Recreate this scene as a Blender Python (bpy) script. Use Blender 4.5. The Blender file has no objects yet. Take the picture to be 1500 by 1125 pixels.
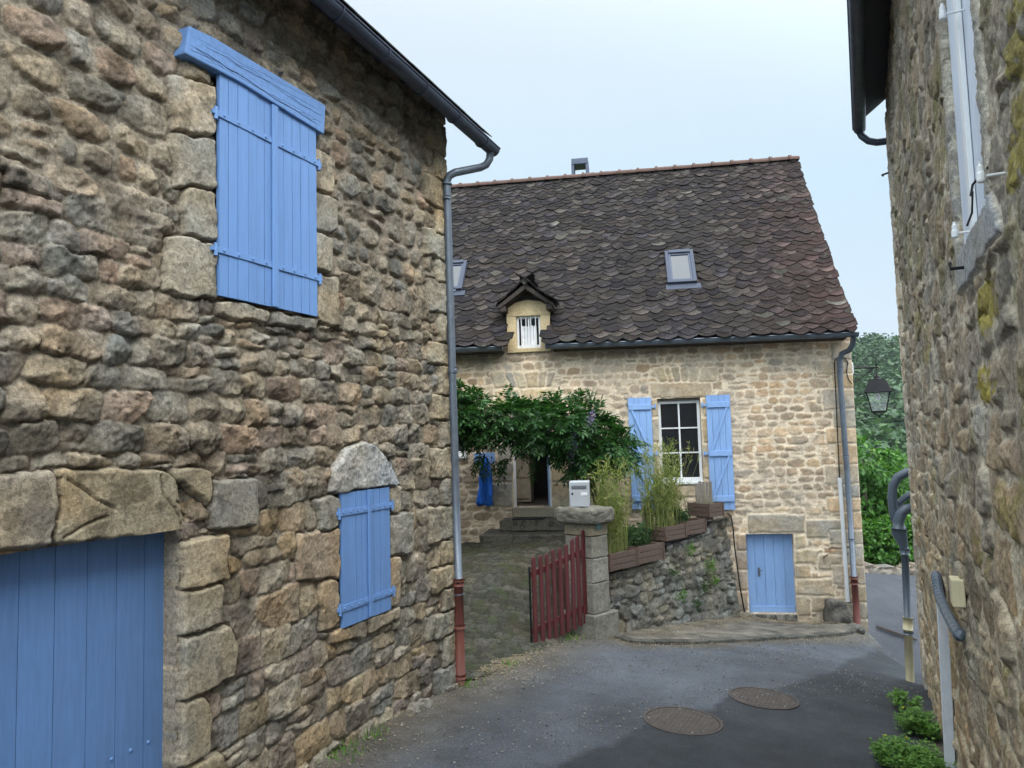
import bpy, math, random
import numpy as np
from mathutils import Vector
sc = bpy.context.scene
R = math.radians
random.seed(7)
rs = np.random.RandomState(11)
# ------------------------------------------------------------------ camera
CZ = 2.5
F_PX = 1083.0
PITCH, ROLL = R(4.25), R(-1.6)
cam_d = bpy.data.cameras.new('camera'); cam = bpy.data.objects.new('camera', cam_d)
sc.collection.objects.link(cam); sc.camera = cam
cam_d.sensor_width = 36; cam_d.lens = F_PX/1500*36; cam_d.clip_end = 3000; cam_d.clip_start = .05
cam.location = (0, 0, CZ)
cam.rotation_mode = 'QUATERNION'
from mathutils import Matrix
RM = Matrix.Rotation(R(90)+PITCH, 3, 'X') @ Matrix.Rotation(ROLL, 3, 'Z')
cam.rotation_quaternion = RM.to_quaternion()
RMn = np.array(RM)
CAM = np.array([0, 0, CZ])
def ray(px, py):
    return RMn @ np.array([(px-750)/F_PX, (562.5-py)/F_PX, -1.0])
def at_depth(px, py, Y):
    r = ray(px, py); return CAM + r*(Y/r[1])
class Frame:
    """local axes: u along, z up the face, d out of the face"""
    def __init__(s, O, U, V=(0, 0, 1), N=None):
        s.O = np.array(O, float); s.U = np.array(U, float); s.U /= np.linalg.norm(s.U)
        s.V = np.array(V, float); s.V /= np.linalg.norm(s.V)
        s.N = np.cross(s.U, s.V) if N is None else np.array(N, float)
    def P(s, u, z, d=0.0):
        u = np.asarray(u, float); z = np.asarray(z, float); d = np.asarray(d, float)
        return s.O + u[..., None]*s.U + z[..., None]*s.V + d[..., None]*s.N
    def px(s, x, y, d=0.0):
        r = ray(x, y); O = s.O + d*s.N
        t = np.dot(O-CAM, s.N)/np.dot(r, s.N)
        p = CAM+t*r-s.O
        return float(np.dot(p, s.U)), float(np.dot(p, s.V))
def hdir(vpx):
    a = math.atan((vpx-750)/F_PX); return np.array([math.sin(a), math.cos(a), 0])
dL = hdir(1228); cL = at_depth(667, 990, 7.65)
FL = Frame((cL[0], cL[1], 0), dL)                       # barn wall, u=0 at the far corner
dH = hdir(923); oH = at_depth(960, 640, 12.0)
FH = Frame((oH[0], oH[1], 0), (dH[1], -dH[0], 0))       # house facade
dR = hdir(1264); nR = np.array([dR[1], -dR[0], 0])
FR = Frame(nR*0.46, dR, N=-nR)                          # right-hand wall, seen along its length
pT = at_depth(884, 900, 9.62)
uu, zz = FH.px(1083, 900); eT = FH.P(uu, 0)
FT = Frame((pT[0], pT[1], 0), (eT-pT)*np.array([1, 1, 0])) # retaining wall
T_LEN = float(np.linalg.norm((eT-pT)[:2]))
W0 = Frame((0, 0, 0), (1, 0, 0))
# ------------------------------------------------------------------ objects
COL = sc.collection
ORG = {}
def thing(name, label, cat, loc=(0, 0, 0), group=None):
    o = bpy.data.objects.new(name, None); COL.objects.link(o); o.location = tuple(float(v) for v in loc)
    o.empty_display_size = .2
    o['label'] = label; o['category'] = cat
    if group: o['group'] = group
    ORG[o.name] = np.array(loc, float); return o
def tag(o, label=None, cat=None, group=None, kind=None):
    for k, v in (('label', label), ('category', cat), ('group', group), ('kind', kind)):
        if v: o[k] = v
    return o
class MB:
    def __init__(s): s.v = []; s.f = []; s.c = []; s.n = 0
    def add(s, V, Fc, col=None):
        V = np.asarray(V, float).reshape(-1, 3)
        s.v.append(V); Fc = [tuple(int(i)+s.n for i in f) for f in Fc]; s.f += Fc
        if col is None: col = (1, 1, 1)
        col = np.asarray(col, float)
        if col.ndim == 1: col = np.repeat(col[None, :], len(V), 0)
        s.c.append(col); s.n += len(V); return s
    def box(s, F, u0, u1, z0, z1, d0, d1, col=None):
        pts = [(u0, z0, d0), (u1, z0, d0), (u1, z1, d0), (u0, z1, d0), (u0, z0, d1), (u1, z0, d1), (u1, z1, d1), (u0, z1, d1)]
        s.add([F.P(*p) for p in pts], [(0, 3, 2, 1), (4, 5, 6, 7), (0, 1, 5, 4), (1, 2, 6, 5), (2, 3, 7, 6), (3, 0, 4, 7)], col); return s
    def prism(s, F, poly, d0, d1, col=None):
        n = len(poly)
        V = [F.P(a, b, d0) for a, b in poly]+[F.P(a, b, d1) for a, b in poly]
        Fc = [tuple(range(n))[::-1], tuple(range(n, 2*n))]+[(i, (i+1) % n, n+(i+1) % n, n+i) for i in range(n)]
        s.add(V, Fc, col); return s
    def tube(s, path, r, seg=10, col=None, cap=True):
        P = [np.array(p, float) for p in path]; n = len(P)
        rr = r if hasattr(r, '__len__') else [r]*n
        rings = []; prev = None
        for i in range(n):
            t = P[min(i+1, n-1)]-P[max(i-1, 0)]; t /= (np.linalg.norm(t)+1e-9)
            if prev is None:
                a = np.array([0, 0, 1.]) if abs(t[2]) < .9 else np.array([1., 0, 0])
            else: a = prev
            b = np.cross(t, a); b /= (np.linalg.norm(b)+1e-9); a = np.cross(b, t); prev = a
            ang = np.arange(seg)*2*math.pi/seg
            rings.append(P[i]+rr[i]*(np.cos(ang)[:, None]*a+np.sin(ang)[:, None]*b))
        V = np.concatenate(rings)
        Fc = [(i*seg+j, i*seg+(j+1) % seg, (i+1)*seg+(j+1) % seg, (i+1)*seg+j) for i in range(n-1) for j in range(seg)]
        if cap: Fc += [tuple(range(seg)), tuple(range((n-1)*seg, n*seg))[::-1]]
        s.add(V, Fc, col); return s
    def lathe(s, c, prof, seg=20, col=None, axis=(0, 0, 1)):
        ax = np.array(axis, float); ax /= np.linalg.norm(ax); c = np.array(c, float)
        return s.tube([c+ax*(z+1e-4*i) for i, (r, z) in enumerate(prof)], [max(r, 1e-4) for r, z in prof], seg, col)
    def build(s, name, mat, parent=None, smooth=False, bevel=0, org=None):
        V = np.concatenate(s.v); C = np.concatenate(s.c)
        if parent is not None: o0 = ORG[parent.name]
        else: o0 = np.array(org if org is not None else (V.min(0)+V.max(0))/2*np.array([1, 1, 0])+np.array([0, 0, V[:, 2].min()]), float)
        me = bpy.data.meshes.new(name); me.from_pydata((V-o0).tolist(), [], s.f)
        ca = me.color_attributes.new('Col', 'FLOAT_COLOR', 'POINT')
        ca.data.foreach_set('color', np.concatenate([C, np.ones((len(C), 1))], 1).astype(np.float32).ravel())
        if smooth: me.polygons.foreach_set('use_smooth', [True]*len(me.polygons))
        me.materials.append(mat); me.update()
        return link(name, me, parent, o0, bevel)
def link(name, me, parent, o0, bevel=0):
    o = bpy.data.objects.new(name, me); COL.objects.link(o)
    if parent is not None: o.parent = parent
    else: o.location = tuple(o0)
    ORG[o.name] = np.array(o0)
    if bevel:
        b = o.modifiers.new('bevel', 'BEVEL'); b.width = bevel; b.segments = 2; b.limit_method = 'ANGLE'; b.angle_limit = R(40)
    return o
def big_mesh(name, V, Q, C, mat, parent=None, smooth=True, org=None, tris=False):
    """numpy arrays straight to a mesh. Q (n,4) or (n,3)"""
    V = np.asarray(V, np.float64); o0 = ORG[parent.name] if parent is not None else np.array(org if org is not None else (*((V[:, :2].min(0)+V[:, :2].max(0))/2), V[:, 2].min()), float)
    me = bpy.data.meshes.new(name); k = Q.shape[1]
    me.vertices.add(len(V)); me.vertices.foreach_set('co', (V-o0).astype(np.float32).ravel())
    me.loops.add(Q.size); me.loops.foreach_set('vertex_index', Q.astype(np.int32).ravel())
    me.polygons.add(len(Q)); me.polygons.foreach_set('loop_start', np.arange(0, Q.size, k, dtype=np.int32))
    me.polygons.foreach_set('loop_total', np.full(len(Q), k, dtype=np.int32))
    if smooth: me.polygons.foreach_set('use_smooth', np.ones(len(Q), dtype=bool))
    if C is not None:
        ca = me.color_attributes.new('Col', 'FLOAT_COLOR', 'POINT')
        ca.data.foreach_set('color', np.concatenate([C, np.ones((len(C), 1))], 1).astype(np.float32).ravel())
    me.materials.append(mat); me.update(calc_edges=True); me.validate()
    return link(name, me, parent, o0)
# ------------------------------------------------------------------ noise
def vnoise(x, y, seed=0):
    r = np.random.RandomState(seed); T = r.rand(256, 256)
    xi = np.floor(x).astype(int); yi = np.floor(y).astype(int); fx = x-xi; fy = y-yi
    fx = fx*fx*(3-2*fx); fy = fy*fy*(3-2*fy)
    a = T[xi & 255, yi & 255]; b = T[(xi+1) & 255, yi & 255]; c = T[xi & 255, (yi+1) & 255]; d = T[(xi+1) & 255, (yi+1) & 255]
    return (a*(1-fx)+b*fx)*(1-fy)+(c*(1-fx)+d*fx)*fy
def fbm(x, y, sc_, oct=4, seed=0, gain=.5):
    s = 0; a = 1; t = 0; f = sc_
    for i in range(oct):
        s = s+a*vnoise(x*f+i*17.3, y*f+i*9.1, seed+i); t += a; a *= gain; f *= 2.03
    return s/t
# ------------------------------------------------------------------ stone walls
def rubble(rng, u0, u1, z0, z1, hr, ar, gap, split=.12, wob=.03, cut=.7):
    out = []; zk = z0; ph = rng.rand(400, 3)*6.28; k = 0
    def zb(k, z, u): p = ph[k]; return z+wob*(math.sin(u*2.1+p[0])*.5+math.sin(u*5.3+p[1])*.3+math.sin(u*11+p[2])*.2)
    while zk < z1:
        h = rng.uniform(*hr); u = u0-rng.rand()*.3; e0 = 0
        while u < u1:
            w = h*rng.uniform(*ar); e1 = rng.uniform(-.12, .12)*h
            A = [(u-e0, zb(k, zk, u)), (u+w-e1, zb(k, zk, u+w)), (u+w+e1, zb(k+1, zk+h, u+w)), (u+e0, zb(k+1, zk+h, u))]
            cells = [A]
            if rng.rand() < split:
                f = rng.uniform(.35, .65)
                m1 = tuple(np.array(A[0])*(1-f)+np.array(A[3])*f); m2 = tuple(np.array(A[1])*(1-f)+np.array(A[2])*f)
                cells = [[A[0], A[1], m2, m1], [m1, m2, A[2], A[3]]]
            for c in cells:
                c = np.array(c); cen = c.mean(0); pts = []
                sz = np.abs(c-cen).mean(0)
                c = cen+(c-cen)*np.clip(1-gap/2/np.maximum(sz, .02)*rng.uniform(.6, 1.3), .4, 1)
                n = 4
                for i in range(n):
                    if rng.rand() < cut:
                        a = rng.uniform(.1, .38); b = rng.uniform(.1, .38)
                        pts += [c[i]*(1-a)+c[i-1]*a, c[i]*(1-b)+c[(i+1) % n]*b]
                    else: pts.append(c[i])
                out.append(np.array(pts))
            u += w; e0 = e1
        zk += h; k += 1
    return out
def grid_axis(a, b, fine, segs):
    """segs: list of (start, end, step); elsewhere coarse"""
    xs = []
    x = a
    return np.unique(np.round(np.concatenate([np.arange(s, e+1e-6, st) for s, e, st in segs]+[[a, b]]), 4))
class Wall:
    def __init__(s, us, zs, mortar_col, mort_h=-.03, mort_rough=.015, seed=1, warp=.012, wscale=9):
        s.us = us; s.zs = zs; s.U, s.Z = np.meshgrid(us, zs)
        s.Wu = s.U+warp*2*(fbm(s.U, s.Z, wscale, 3, seed)-.5)*2; s.Wz = s.Z+warp*2*(fbm(s.U+50, s.Z, wscale, 3, seed+7)-.5)*2
        s.n1 = fbm(s.U, s.Z, 14, 4, seed+20, .6); s.n2 = fbm(s.U, s.Z, 3.1, 3, seed+30); s.n3 = fbm(s.U, s.Z, 38, 3, seed+40)
        n5 = fbm(s.U*1.0, s.Z*1.5, 10, 4, seed+60)-.5; s.cr = np.exp(-(n5/.012)**2)*np.clip((fbm(s.U, s.Z, 5, 2, seed+61)-.42)/.12, 0, 1)
        s.n1 -= .5; s.n2 -= .5; s.n3 -= .5
        s.H = mort_h+mort_rough*(s.n1*2+s.n3*1.2)
        s.C = np.ones(s.U.shape+(3,))*np.array(mortar_col)*(1+.5*s.n2+.3*s.n3)[..., None]
        s.mort_h = mort_h; s.mc = np.array(mortar_col); s.rough = mort_rough
    def stone(s, poly, col, depth, re=.03, k=70, tilt=(0, 0), rough=.012, override=0, blotch=.25, facet=0, crease=0):
        poly = np.asarray(poly, float)
        a = np.roll(poly, -1, 0)
        if np.sum(poly[:, 0]*a[:, 1]-a[:, 0]*poly[:, 1]) < 0: poly = poly[::-1]
        m = .03+override
        i0, i1 = np.searchsorted(s.us, [poly[:, 0].min()-m, poly[:, 0].max()+m]); j0, j1 = np.searchsorted(s.zs, [poly[:, 1].min()-m, poly[:, 1].max()+m])
        if i1-i0 < 2 or j1-j0 < 2: return
        sl = (slice(j0, j1), slice(i0, i1))
        u = s.Wu[sl]; z = s.Wz[sl]; if_ = None
        acc = 0; q = np.roll(poly, -1, 0)
        for p, r_ in zip(poly, q):
            e = r_-p; L = math.hypot(*e)
            if L < 1e-5: continue
            nx, nz = e[1]/L, -e[0]/L
            acc = acc+np.exp(np.clip(k*((u-p[0])*nx+(z-p[1])*nz), -60, 60))
        d = np.log(acc)/k-1.1/k
        cu, cz = poly.mean(0)
        pr = np.clip(-d/re, 0, 1); pr = 1-(1-pr)**2.4
        if facet:
            sz_ = max(.03, math.sqrt(np.ptp(poly[:, 0])*np.ptp(poly[:, 1]))*.5); fr_ = np.random.RandomState(int(abs(cu*7919+cz*104729)*100) % 2**31); fc = 1.0
            for _ in range(4):
                a_ = fr_.rand()*6.283; fc = np.minimum(fc, fr_.uniform(.66, .98)-fr_.uniform(.3, .95)*((s.Wu[sl]-cu)*math.cos(a_)+(s.Wz[sl]-cz)*math.sin(a_))/sz_)
            pr = np.minimum(pr, np.clip(fc, 0, 1)*(1-facet)+pr*facet) if facet < 1 else pr
        h = s.mort_h+(depth-s.mort_h)*pr+(tilt[0]*(s.U[sl]-cu)+tilt[1]*(s.Z[sl]-cz))*pr+rough*pr*(s.n1[sl]*2+s.n3[sl])-crease*pr*s.cr[sl]
        inside = d < 0
        Hs = s.H[sl]; Cs = s.C[sl]
        if override:
            near = d < override
            Hs[near] = (s.mort_h+s.rough*(s.n1[sl]*2+s.n3[sl]))[near]; Cs[near] = (s.mc*(1+.5*s.n2[sl]+.3*s.n3[sl])[..., None])[near]
        upd = inside & (h > Hs-.004)
        Hs[upd] = h[upd]
        al = np.clip(-d/.007, 0, 1)[..., None]*upd[..., None]
        col = np.array(col)
        cc = col*(1+blotch*2*s.n1[sl][..., None]+blotch*1.2*s.n3[sl][..., None])
        cc = cc*(1-.22*(crease > 0)*s.cr[sl][..., None])*(1+np.array([.10, 0, -.14])*(s.n2[sl]*3)[..., None])
        Cs[:] = Cs*(1-al)+cc*al
    def field(s, stones, rng, pal, depth, excl=(), **kw):
        pal = [np.array(p) for p in pal]
        for p in stones:
            c = p.mean(0)
            if any(in_poly(c, e) for e in excl): continue
            sz = math.sqrt(abs(np.ptp(p[:, 0])*np.ptp(p[:, 1])))
            col = pal[rng.randint(len(pal))]*rng.uniform(.78, 1.2)
            dp = rng.uniform(*depth)
            s.stone(p, col, dp, tilt=(rng.uniform(-.12, .12), rng.uniform(-.12, .12)), re=min(kw.get('re', .03), sz*.4), **{k: v for k, v in kw.items() if k != 're'})
    def build(s, name, F, mat, parent, keep=None, skirt=.35, zmap=None):
        """keep(ucenter,zcenter)->bool mask of cells; boundary edges get a skirt going back"""
        nz, nu = s.U.shape
        Zm = s.Z if zmap is None else zmap(s.U, s.Z)
        V = F.P(s.U.ravel(), Zm.ravel(), s.H.ravel()); C = np.clip(s.C.reshape(-1, 3), .01, .9)
        idx = np.arange(nz*nu).reshape(nz, nu)
        cu = (s.U[:-1, :-1]+s.U[1:, 1:])/2; cz = (s.Z[:-1, :-1]+s.Z[1:, 1:])/2
        K = np.ones(cu.shape, bool) if keep is None else keep(cu, cz)
        q = np.stack([idx[:-1, :-1], idx[:-1, 1:], idx[1:, 1:], idx[1:, :-1]], -1)[K]
        Kp = np.pad(K, 1)
        edges = []
        Kc = Kp[1:-1, 1:-1]
        def addE(mask, a, b): edges.append(np.stack([a[mask], b[mask]], -1))
        addE(Kc & ~Kp[:-2, 1:-1], idx[:-1, 1:], idx[:-1, :-1]); addE(Kc & ~Kp[2:, 1:-1], idx[1:, :-1], idx[1:, 1:])
        addE(Kc & ~Kp[1:-1, :-2], idx[:-1, :-1], idx[1:, :-1]); addE(Kc & ~Kp[1:-1, 2:], idx[1:, 1:], idx[:-1, 1:])
        E = np.concatenate(edges)
        Hf = s.H.ravel(); n0 = len(V)
        uE, inv = np.unique(E, return_inverse=True); inv = inv.reshape(E.shape)
        top = V[uE]; bot = F.P(s.U.ravel()[uE], Zm.ravel()[uE], np.full(len(uE), -skirt))
        V2 = np.concatenate([V, top, bot]); C2 = np.concatenate([C, C[uE], C[uE]])
        m = len(uE)
        q2 = np.stack([n0+inv[:, 0], n0+inv[:, 1], n0+m+inv[:, 1], n0+m+inv[:, 0]], -1)
        Q = np.concatenate([q, q2])
        used = np.zeros(len(V2), bool); used[Q.ravel()] = True; re_ = np.cumsum(used)-1
        return big_mesh(name, V2[used], re_[Q], C2[used], mat, parent)
def in_poly(p, poly):
    x, y = p; c = False; n = len(poly); j = n-1
    for i in range(n):
        xi, yi = poly[i]; xj, yj = poly[j]
        if (yi > y) != (yj > y) and x < (xj-xi)*(y-yi)/(yj-yi)+xi: c = not c
        j = i
    return c
def in_poly_np(U, Z, poly):
    c = np.zeros(U.shape, bool); n = len(poly); j = n-1
    for i in range(n):
        xi, yi = poly[i]; xj, yj = poly[j]
        if abs(yj-yi) > 1e-9:
            c ^= ((yi > Z) != (yj > Z)) & (U < (xj-xi)*(Z-yi)/(yj-yi)+xi)
        j = i
    return c
def PP(F, pts, d=0.0): return [F.px(x, y, d) for x, y in pts]
def rect(u0, u1, z0, z1): return [(u0, z0), (u1, z0), (u1, z1), (u0, z1)]
# ------------------------------------------------------------------ materials
def nt(name):
    m = bpy.data.materials.new(name); m.use_nodes = True; t = m.node_tree; b = t.nodes['Principled BSDF']
    return m, t, b
def N(t, typ, **kw):
    n = t.nodes.new(typ)
    for k, v in kw.items():
        if k in n.inputs: n.inputs[k].default_value = v
        else: setattr(n, k, v)
    return n
def L(t, a, b): t.links.new(a, b)
def mixc(t, fac, a, b, mode='MIX'):
    n = t.nodes.new('ShaderNodeMix'); n.data_type = 'RGBA'; n.blend_type = mode
    for s_, v in ((n.inputs[0], fac), (n.inputs[6], a), (n.inputs[7], b)):
        if hasattr(v, 'is_output') or isinstance(v, bpy.types.NodeSocket): t.links.new(v, s_)
        else: s_.default_value = v if not hasattr(v, '__len__') else (*v[:3], 1)
    return n.outputs[2]
def ramp(t, src, stops):
    n = t.nodes.new('ShaderNodeValToRGB'); e = n.color_ramp.elements
    while len(e) < len(stops): e.new(.5)
    for i, (p, c) in enumerate(stops): e[i].position = p; e[i].color = (*c, 1) if hasattr(c, '__len__') else (c, c, c, 1)
    t.links.new(src, n.inputs[0]); return n.outputs[0]
def noise(t, scale, det=6, rough=.6, vec=None, dist=0):
    n = t.nodes.new('ShaderNodeTexNoise'); n.inputs['Scale'].default_value = scale; n.inputs['Detail'].default_value = det; n.inputs['Roughness'].default_value = rough; n.inputs['Distortion'].default_value = dist
    if vec is None:
        tc = t.nodes.get('TC') or t.nodes.new('ShaderNodeTexCoord'); tc.name = 'TC'; vec = tc.outputs['Object']
    t.links.new(vec, n.inputs['Vector']); return n.outputs['Fac']
def stretch(t, s3):
    tc = t.nodes.get('TC') or t.nodes.new('ShaderNodeTexCoord'); tc.name = 'TC'
    m = t.nodes.new('ShaderNodeMapping'); m.inputs['Scale'].default_value = s3; t.links.new(tc.outputs['Object'], m.inputs[0]); return m.outputs[0]
def bump(t, b, h, strength=.4, dist=.01, prev=None):
    n = t.nodes.new('ShaderNodeBump'); n.inputs['Strength'].default_value = strength; n.inputs['Distance'].default_value = dist
    t.links.new(h, n.inputs['Height'])
    if prev is not None: t.links.new(prev, n.inputs['Normal'])
    t.links.new(n.outputs[0], b.inputs['Normal']); return n.outputs[0]
def stone_mat(name, fs=55, bs=.5, dist=.012, speck=.45, lichen=None, spec=.2, blot=None):
    m, t, b = nt(name)
    at = N(t, 'ShaderNodeVertexColor', layer_name='Col')
    n1 = noise(t, fs, 8, .7); n2 = noise(t, fs*3.2, 4, .7); n3 = noise(t, 6, 5, .6)
    c = mixc(t, 1.0, at.outputs[0], ramp(t, n1, [(.3, 1-speck), (.5, 1.0), (.72, 1+speck*.8)]), 'MULTIPLY')
    c = mixc(t, 1.0, c, ramp(t, n2, [(.3, 1-speck*.7), (.5, 1.0), (.7, 1+speck*.6)]), 'MULTIPLY')
    c = mixc(t, 1.0, c, ramp(t, n3, [(.3, .82), (.7, 1.15)]), 'MULTIPLY')
    if blot:
        c = mixc(t, ramp(t, noise(t, blot[1], 7, .75), [(blot[2], 0.0), (blot[2]+.09, blot[3])]), c, blot[0])
    if lichen:
        for (col, s_, lo, amt) in lichen:
            c = mixc(t, ramp(t, noise(t, s_, 8, .7, dist=.5), [(lo, 0.0), (lo+.07, amt)]), c, col)
    L(t, c, b.inputs['Base Color'])
    b.inputs['Roughness'].default_value = .92; b.inputs['Specular IOR Level'].default_value = spec
    hs = N(t, 'ShaderNodeMath', operation='ADD'); L(t, n1, hs.inputs[0]); ms = N(t, 'ShaderNodeMath', operation='MULTIPLY'); L(t, n2, ms.inputs[0]); ms.inputs[1].default_value = .45; L(t, ms.outputs[0], hs.inputs[1])
    bump(t, b, hs.outputs[0], bs, dist)
    return m
def paint_mat(name, col, rough=.45, var=.12, wear=None, grain=(14, 14, 1.2), bs=.15, dirt=.25, vc=False, spec=.4):
    m, t, b = nt(name)
    c = mixc(t, ramp(t, noise(t, 1.0, 6, .6, stretch(t, tuple(g*3 for g in grain))), [(.35, 0.0), (.65, 1.0)]), [x*(1-var) for x in col], [min(1, x*(1+var)) for x in col])
    if vc:
        at = N(t, 'ShaderNodeVertexColor', layer_name='Col'); c = mixc(t, 1.0, c, at.outputs[0], 'MULTIPLY')
    c = mixc(t, ramp(t, noise(t, 5, 6, .7), [(.45, 0.0), (.8, dirt)]), c, [x*.45+.03 for x in col])
    c = mixc(t, ramp(t, noise(t, 1.0, 5, .6, stretch(t, (9, 9, .7))), [(.5, 0.0), (.8, dirt*1.6)]), c, [x*.62+.03 for x in col])
    if wear:
        c = mixc(t, ramp(t, noise(t, wear[1], 9, .75, stretch(t, (1, 1, .35))), [(wear[2], 0.0), (wear[2]+.03, 1.0)]), c, wear[0])
    L(t, c, b.inputs['Base Color']); b.inputs['Roughness'].default_value = rough; b.inputs['Specular IOR Level'].default_value = spec
    bump(t, b, noise(t, 1.0, 8, .65, stretch(t, tuple(g*8 for g in grain))), bs, .003)
    return m
def metal_mat(name, col, rough=.45, met=.6, var=.2, spots=.3):
    m, t, b = nt(name)
    c = mixc(t, ramp(t, noise(t, 7, 7, .7), [(.35, 0.0), (.7, 1.0)]), [x*(1-var) for x in col], [min(1, x*(1+var)) for x in col])
    c = mixc(t, ramp(t, noise(t, 40, 5, .7), [(.55, 0.0), (.75, spots)]), c, [x*.5 for x in col])
    L(t, c, b.inputs['Base Color']); b.inputs['Metallic'].default_value = met
    rr = ramp(t, noise(t, 12, 5, .6), [(.3, rough*.8), (.7, min(1, rough*1.3))]); L(t, rr, b.inputs['Roughness'])
    bump(t, b, noise(t, 60, 4, .6), .08, .002)
    return m
def leaf_mat(name, cols, trans=.35, rough=.5):
    m, t, b = nt(name)
    g = t.nodes.new('ShaderNodeNewGeometry'); stops = [(i/(max(1, len(cols)-1)), c) for i, c in enumerate(cols)]
    c = ramp(t, g.outputs['Random Per Island'], stops)
    c = mixc(t, 1.0, c, ramp(t, noise(t, 3, 3, .6), [(.3, .75), (.7, 1.2)]), 'MULTIPLY')
    L(t, c, b.inputs['Base Color']); b.inputs['Roughness'].default_value = rough; b.inputs['Specular IOR Level'].default_value = .3
    tr = t.nodes.new('ShaderNodeBsdfTranslucent'); L(t, mixc(t, 1.0, c, (1.1, 1.3, .5), 'MULTIPLY'), tr.inputs['Color'])
    mx = t.nodes.new('ShaderNodeMixShader'); mx.inputs[0].default_value = trans
    out = t.nodes['Material Output']; L(t, b.outputs[0], mx.inputs[1]); L(t, tr.outputs[0], mx.inputs[2]); L(t, mx.outputs[0], out.inputs['Surface'])
    return m
def plain(name, col, rough=.7, met=0, spec=.3):
    m, t, b = nt(name); c = mixc(t, ramp(t, noise(t, 9, 6, .6), [(.3, 0.0), (.7, 1.0)]), [x*.8 for x in col], [min(1, x*1.15) for x in col])
    L(t, c, b.inputs['Base Color']); b.inputs['Roughness'].default_value = rough; b.inputs['Metallic'].default_value = met; b.inputs['Specular IOR Level'].default_value = spec
    bump(t, b, noise(t, 50, 5, .6), .15, .003); return m
BLUE = (.132, .255, .52)
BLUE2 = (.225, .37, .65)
M = {}
M['barn'] = stone_mat('barn_stone', 46, .7, .011, .55, blot=((.30, .29, .25), 26, .60, .45))
M['house'] = stone_mat('house_stone', 40, .5, .01, .28)
M['right'] = stone_mat('right_stone', 46, .7, .010, .5, blot=((.34, .33, .28), 22, .58, .5))
M['retain'] = stone_mat('retain_stone', 40, .9, .02, .5, lichen=[((.05, .07, .022), 7, .60, .8)])
M['dressed'] = stone_mat('dressed_stone', 40, .5, .008, .3)
M['step'] = stone_mat('step_stone', 40, .6, .01, .45, blot=((.03, .033, .028), 6, .48, .8))
M['pillar'] = stone_mat('pillar_stone', 40, .6, .01, .45, blot=((.10, .10, .085), 9, .52, .6))
M['cobble'] = stone_mat('cobble_stone', 30, .8, .02, .5, lichen=[((.04, .05, .02), 4, .52, .7)])
M['tile'] = stone_mat('slate_tile', 36, .8, .016, .6, lichen=[((.075, .07, .06), 9, .58, .6), ((.13, .125, .105), 26, .63, .6)], spec=.08)
M['blue'] = paint_mat('blue_paint', BLUE, .5, .06, dirt=.10)
M['blue_wood'] = paint_mat('blue_paint_weathered', BLUE, .6, .10, bs=.5, grain=(10, 10, 10), dirt=.15, wear=((.10, .14, .22), 30, .72))
M['crack'] = plain('cracked_paint', (.03, .05, .10), .8)
M['bluedk'] = paint_mat('blue_paint_garage', tuple(x*.86 for x in BLUE), .5, .08, dirt=.15)
M['zinc'] = metal_mat('zinc', (.125, .15, .185), .45, .4); M['sash'] = paint_mat('sash_metal', (.06, .072, .105), .6, .05, dirt=.1, spec=.15); M['skyf'] = paint_mat('roof_window_metal', (.045, .053, .075), .6, .05, dirt=.1, spec=.15)
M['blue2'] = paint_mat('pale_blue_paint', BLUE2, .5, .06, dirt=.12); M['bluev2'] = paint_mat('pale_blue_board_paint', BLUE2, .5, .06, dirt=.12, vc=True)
M['darkzinc'] = metal_mat('dark_zinc', (.045, .055, .085), .4, .4)
M['pvc'] = paint_mat('grey_pvc', (.075, .095, .12), .35, .05, dirt=.2)
M['red'] = paint_mat('oxide_red_paint', (.14, .042, .032), .6, .2, wear=((.16, .12, .1), 14, .66))
M['gate'] = paint_mat('red_gate_paint', (.095, .018, .019), .62, .25, wear=((.06, .03, .03), 16, .60), bs=.4)
M['white'] = paint_mat('white_paint', (.72, .73, .74), .5, .04, dirt=.2)
M['white_worn'] = paint_mat('worn_white_paint', (.62, .64, .67), .55, .06, dirt=.3, wear=((.25, .2, .15), 30, .68))
M['cream'] = paint_mat('cream_plastic', (.55, .48, .30), .5, .06, dirt=.3)
M['black'] = plain('black_iron', (.010, .011, .013), .55, 0, .2)
M['rubber'] = plain('black_rubber', (.015, .016, .018), .6)
M['wood_dark'] = paint_mat('dark_wood', (.035, .025, .02), .8, .3, bs=.5)
M['soffit'] = paint_mat('soffit_board', (.06, .06, .075), .8, .3, bs=.5)
M['wood_planter'] = paint_mat('planter_wood', (.10, .062, .046), .8, .3, grain=(6, 6, 30), bs=.6, dirt=.5)
M['wood_grey'] = paint_mat('grey_wood', (.20, .175, .15), .85, .25, bs=.6)
M['terracotta'] = plain('terracotta_ridge', (.085, .05, .04), .9)
M['soil'] = plain('soil', (.05, .038, .025), .95)
M['bark'] = paint_mat('bark', (.07, .055, .04), .9, .3, bs=.8)
M['plaster'] = plain('cement_render', (.25, .25, .245), .9)
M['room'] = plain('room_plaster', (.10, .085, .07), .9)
M['cup'] = plain('cupboard_paint', (.42, .36, .27), .6)
M['cloth_w'] = plain('white_curtain', (.78, .78, .8), .9)
M['cloth_b'] = paint_mat('blue_cloth', (.022, .14, .58), .8, .2, bs=.3, spec=.15)
M['box'] = paint_mat('letterbox_metal', (.40, .42, .45), .4, .03, dirt=.08)
M['boxdk'] = plain('letterbox_dark', (.12, .13, .15), .4)
M['plaque'] = plain('green_plaque', (.05, .14, .13), .4)
M['iron'] = metal_mat('cast_iron', (.060, .047, .040), .8, .0)
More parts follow.
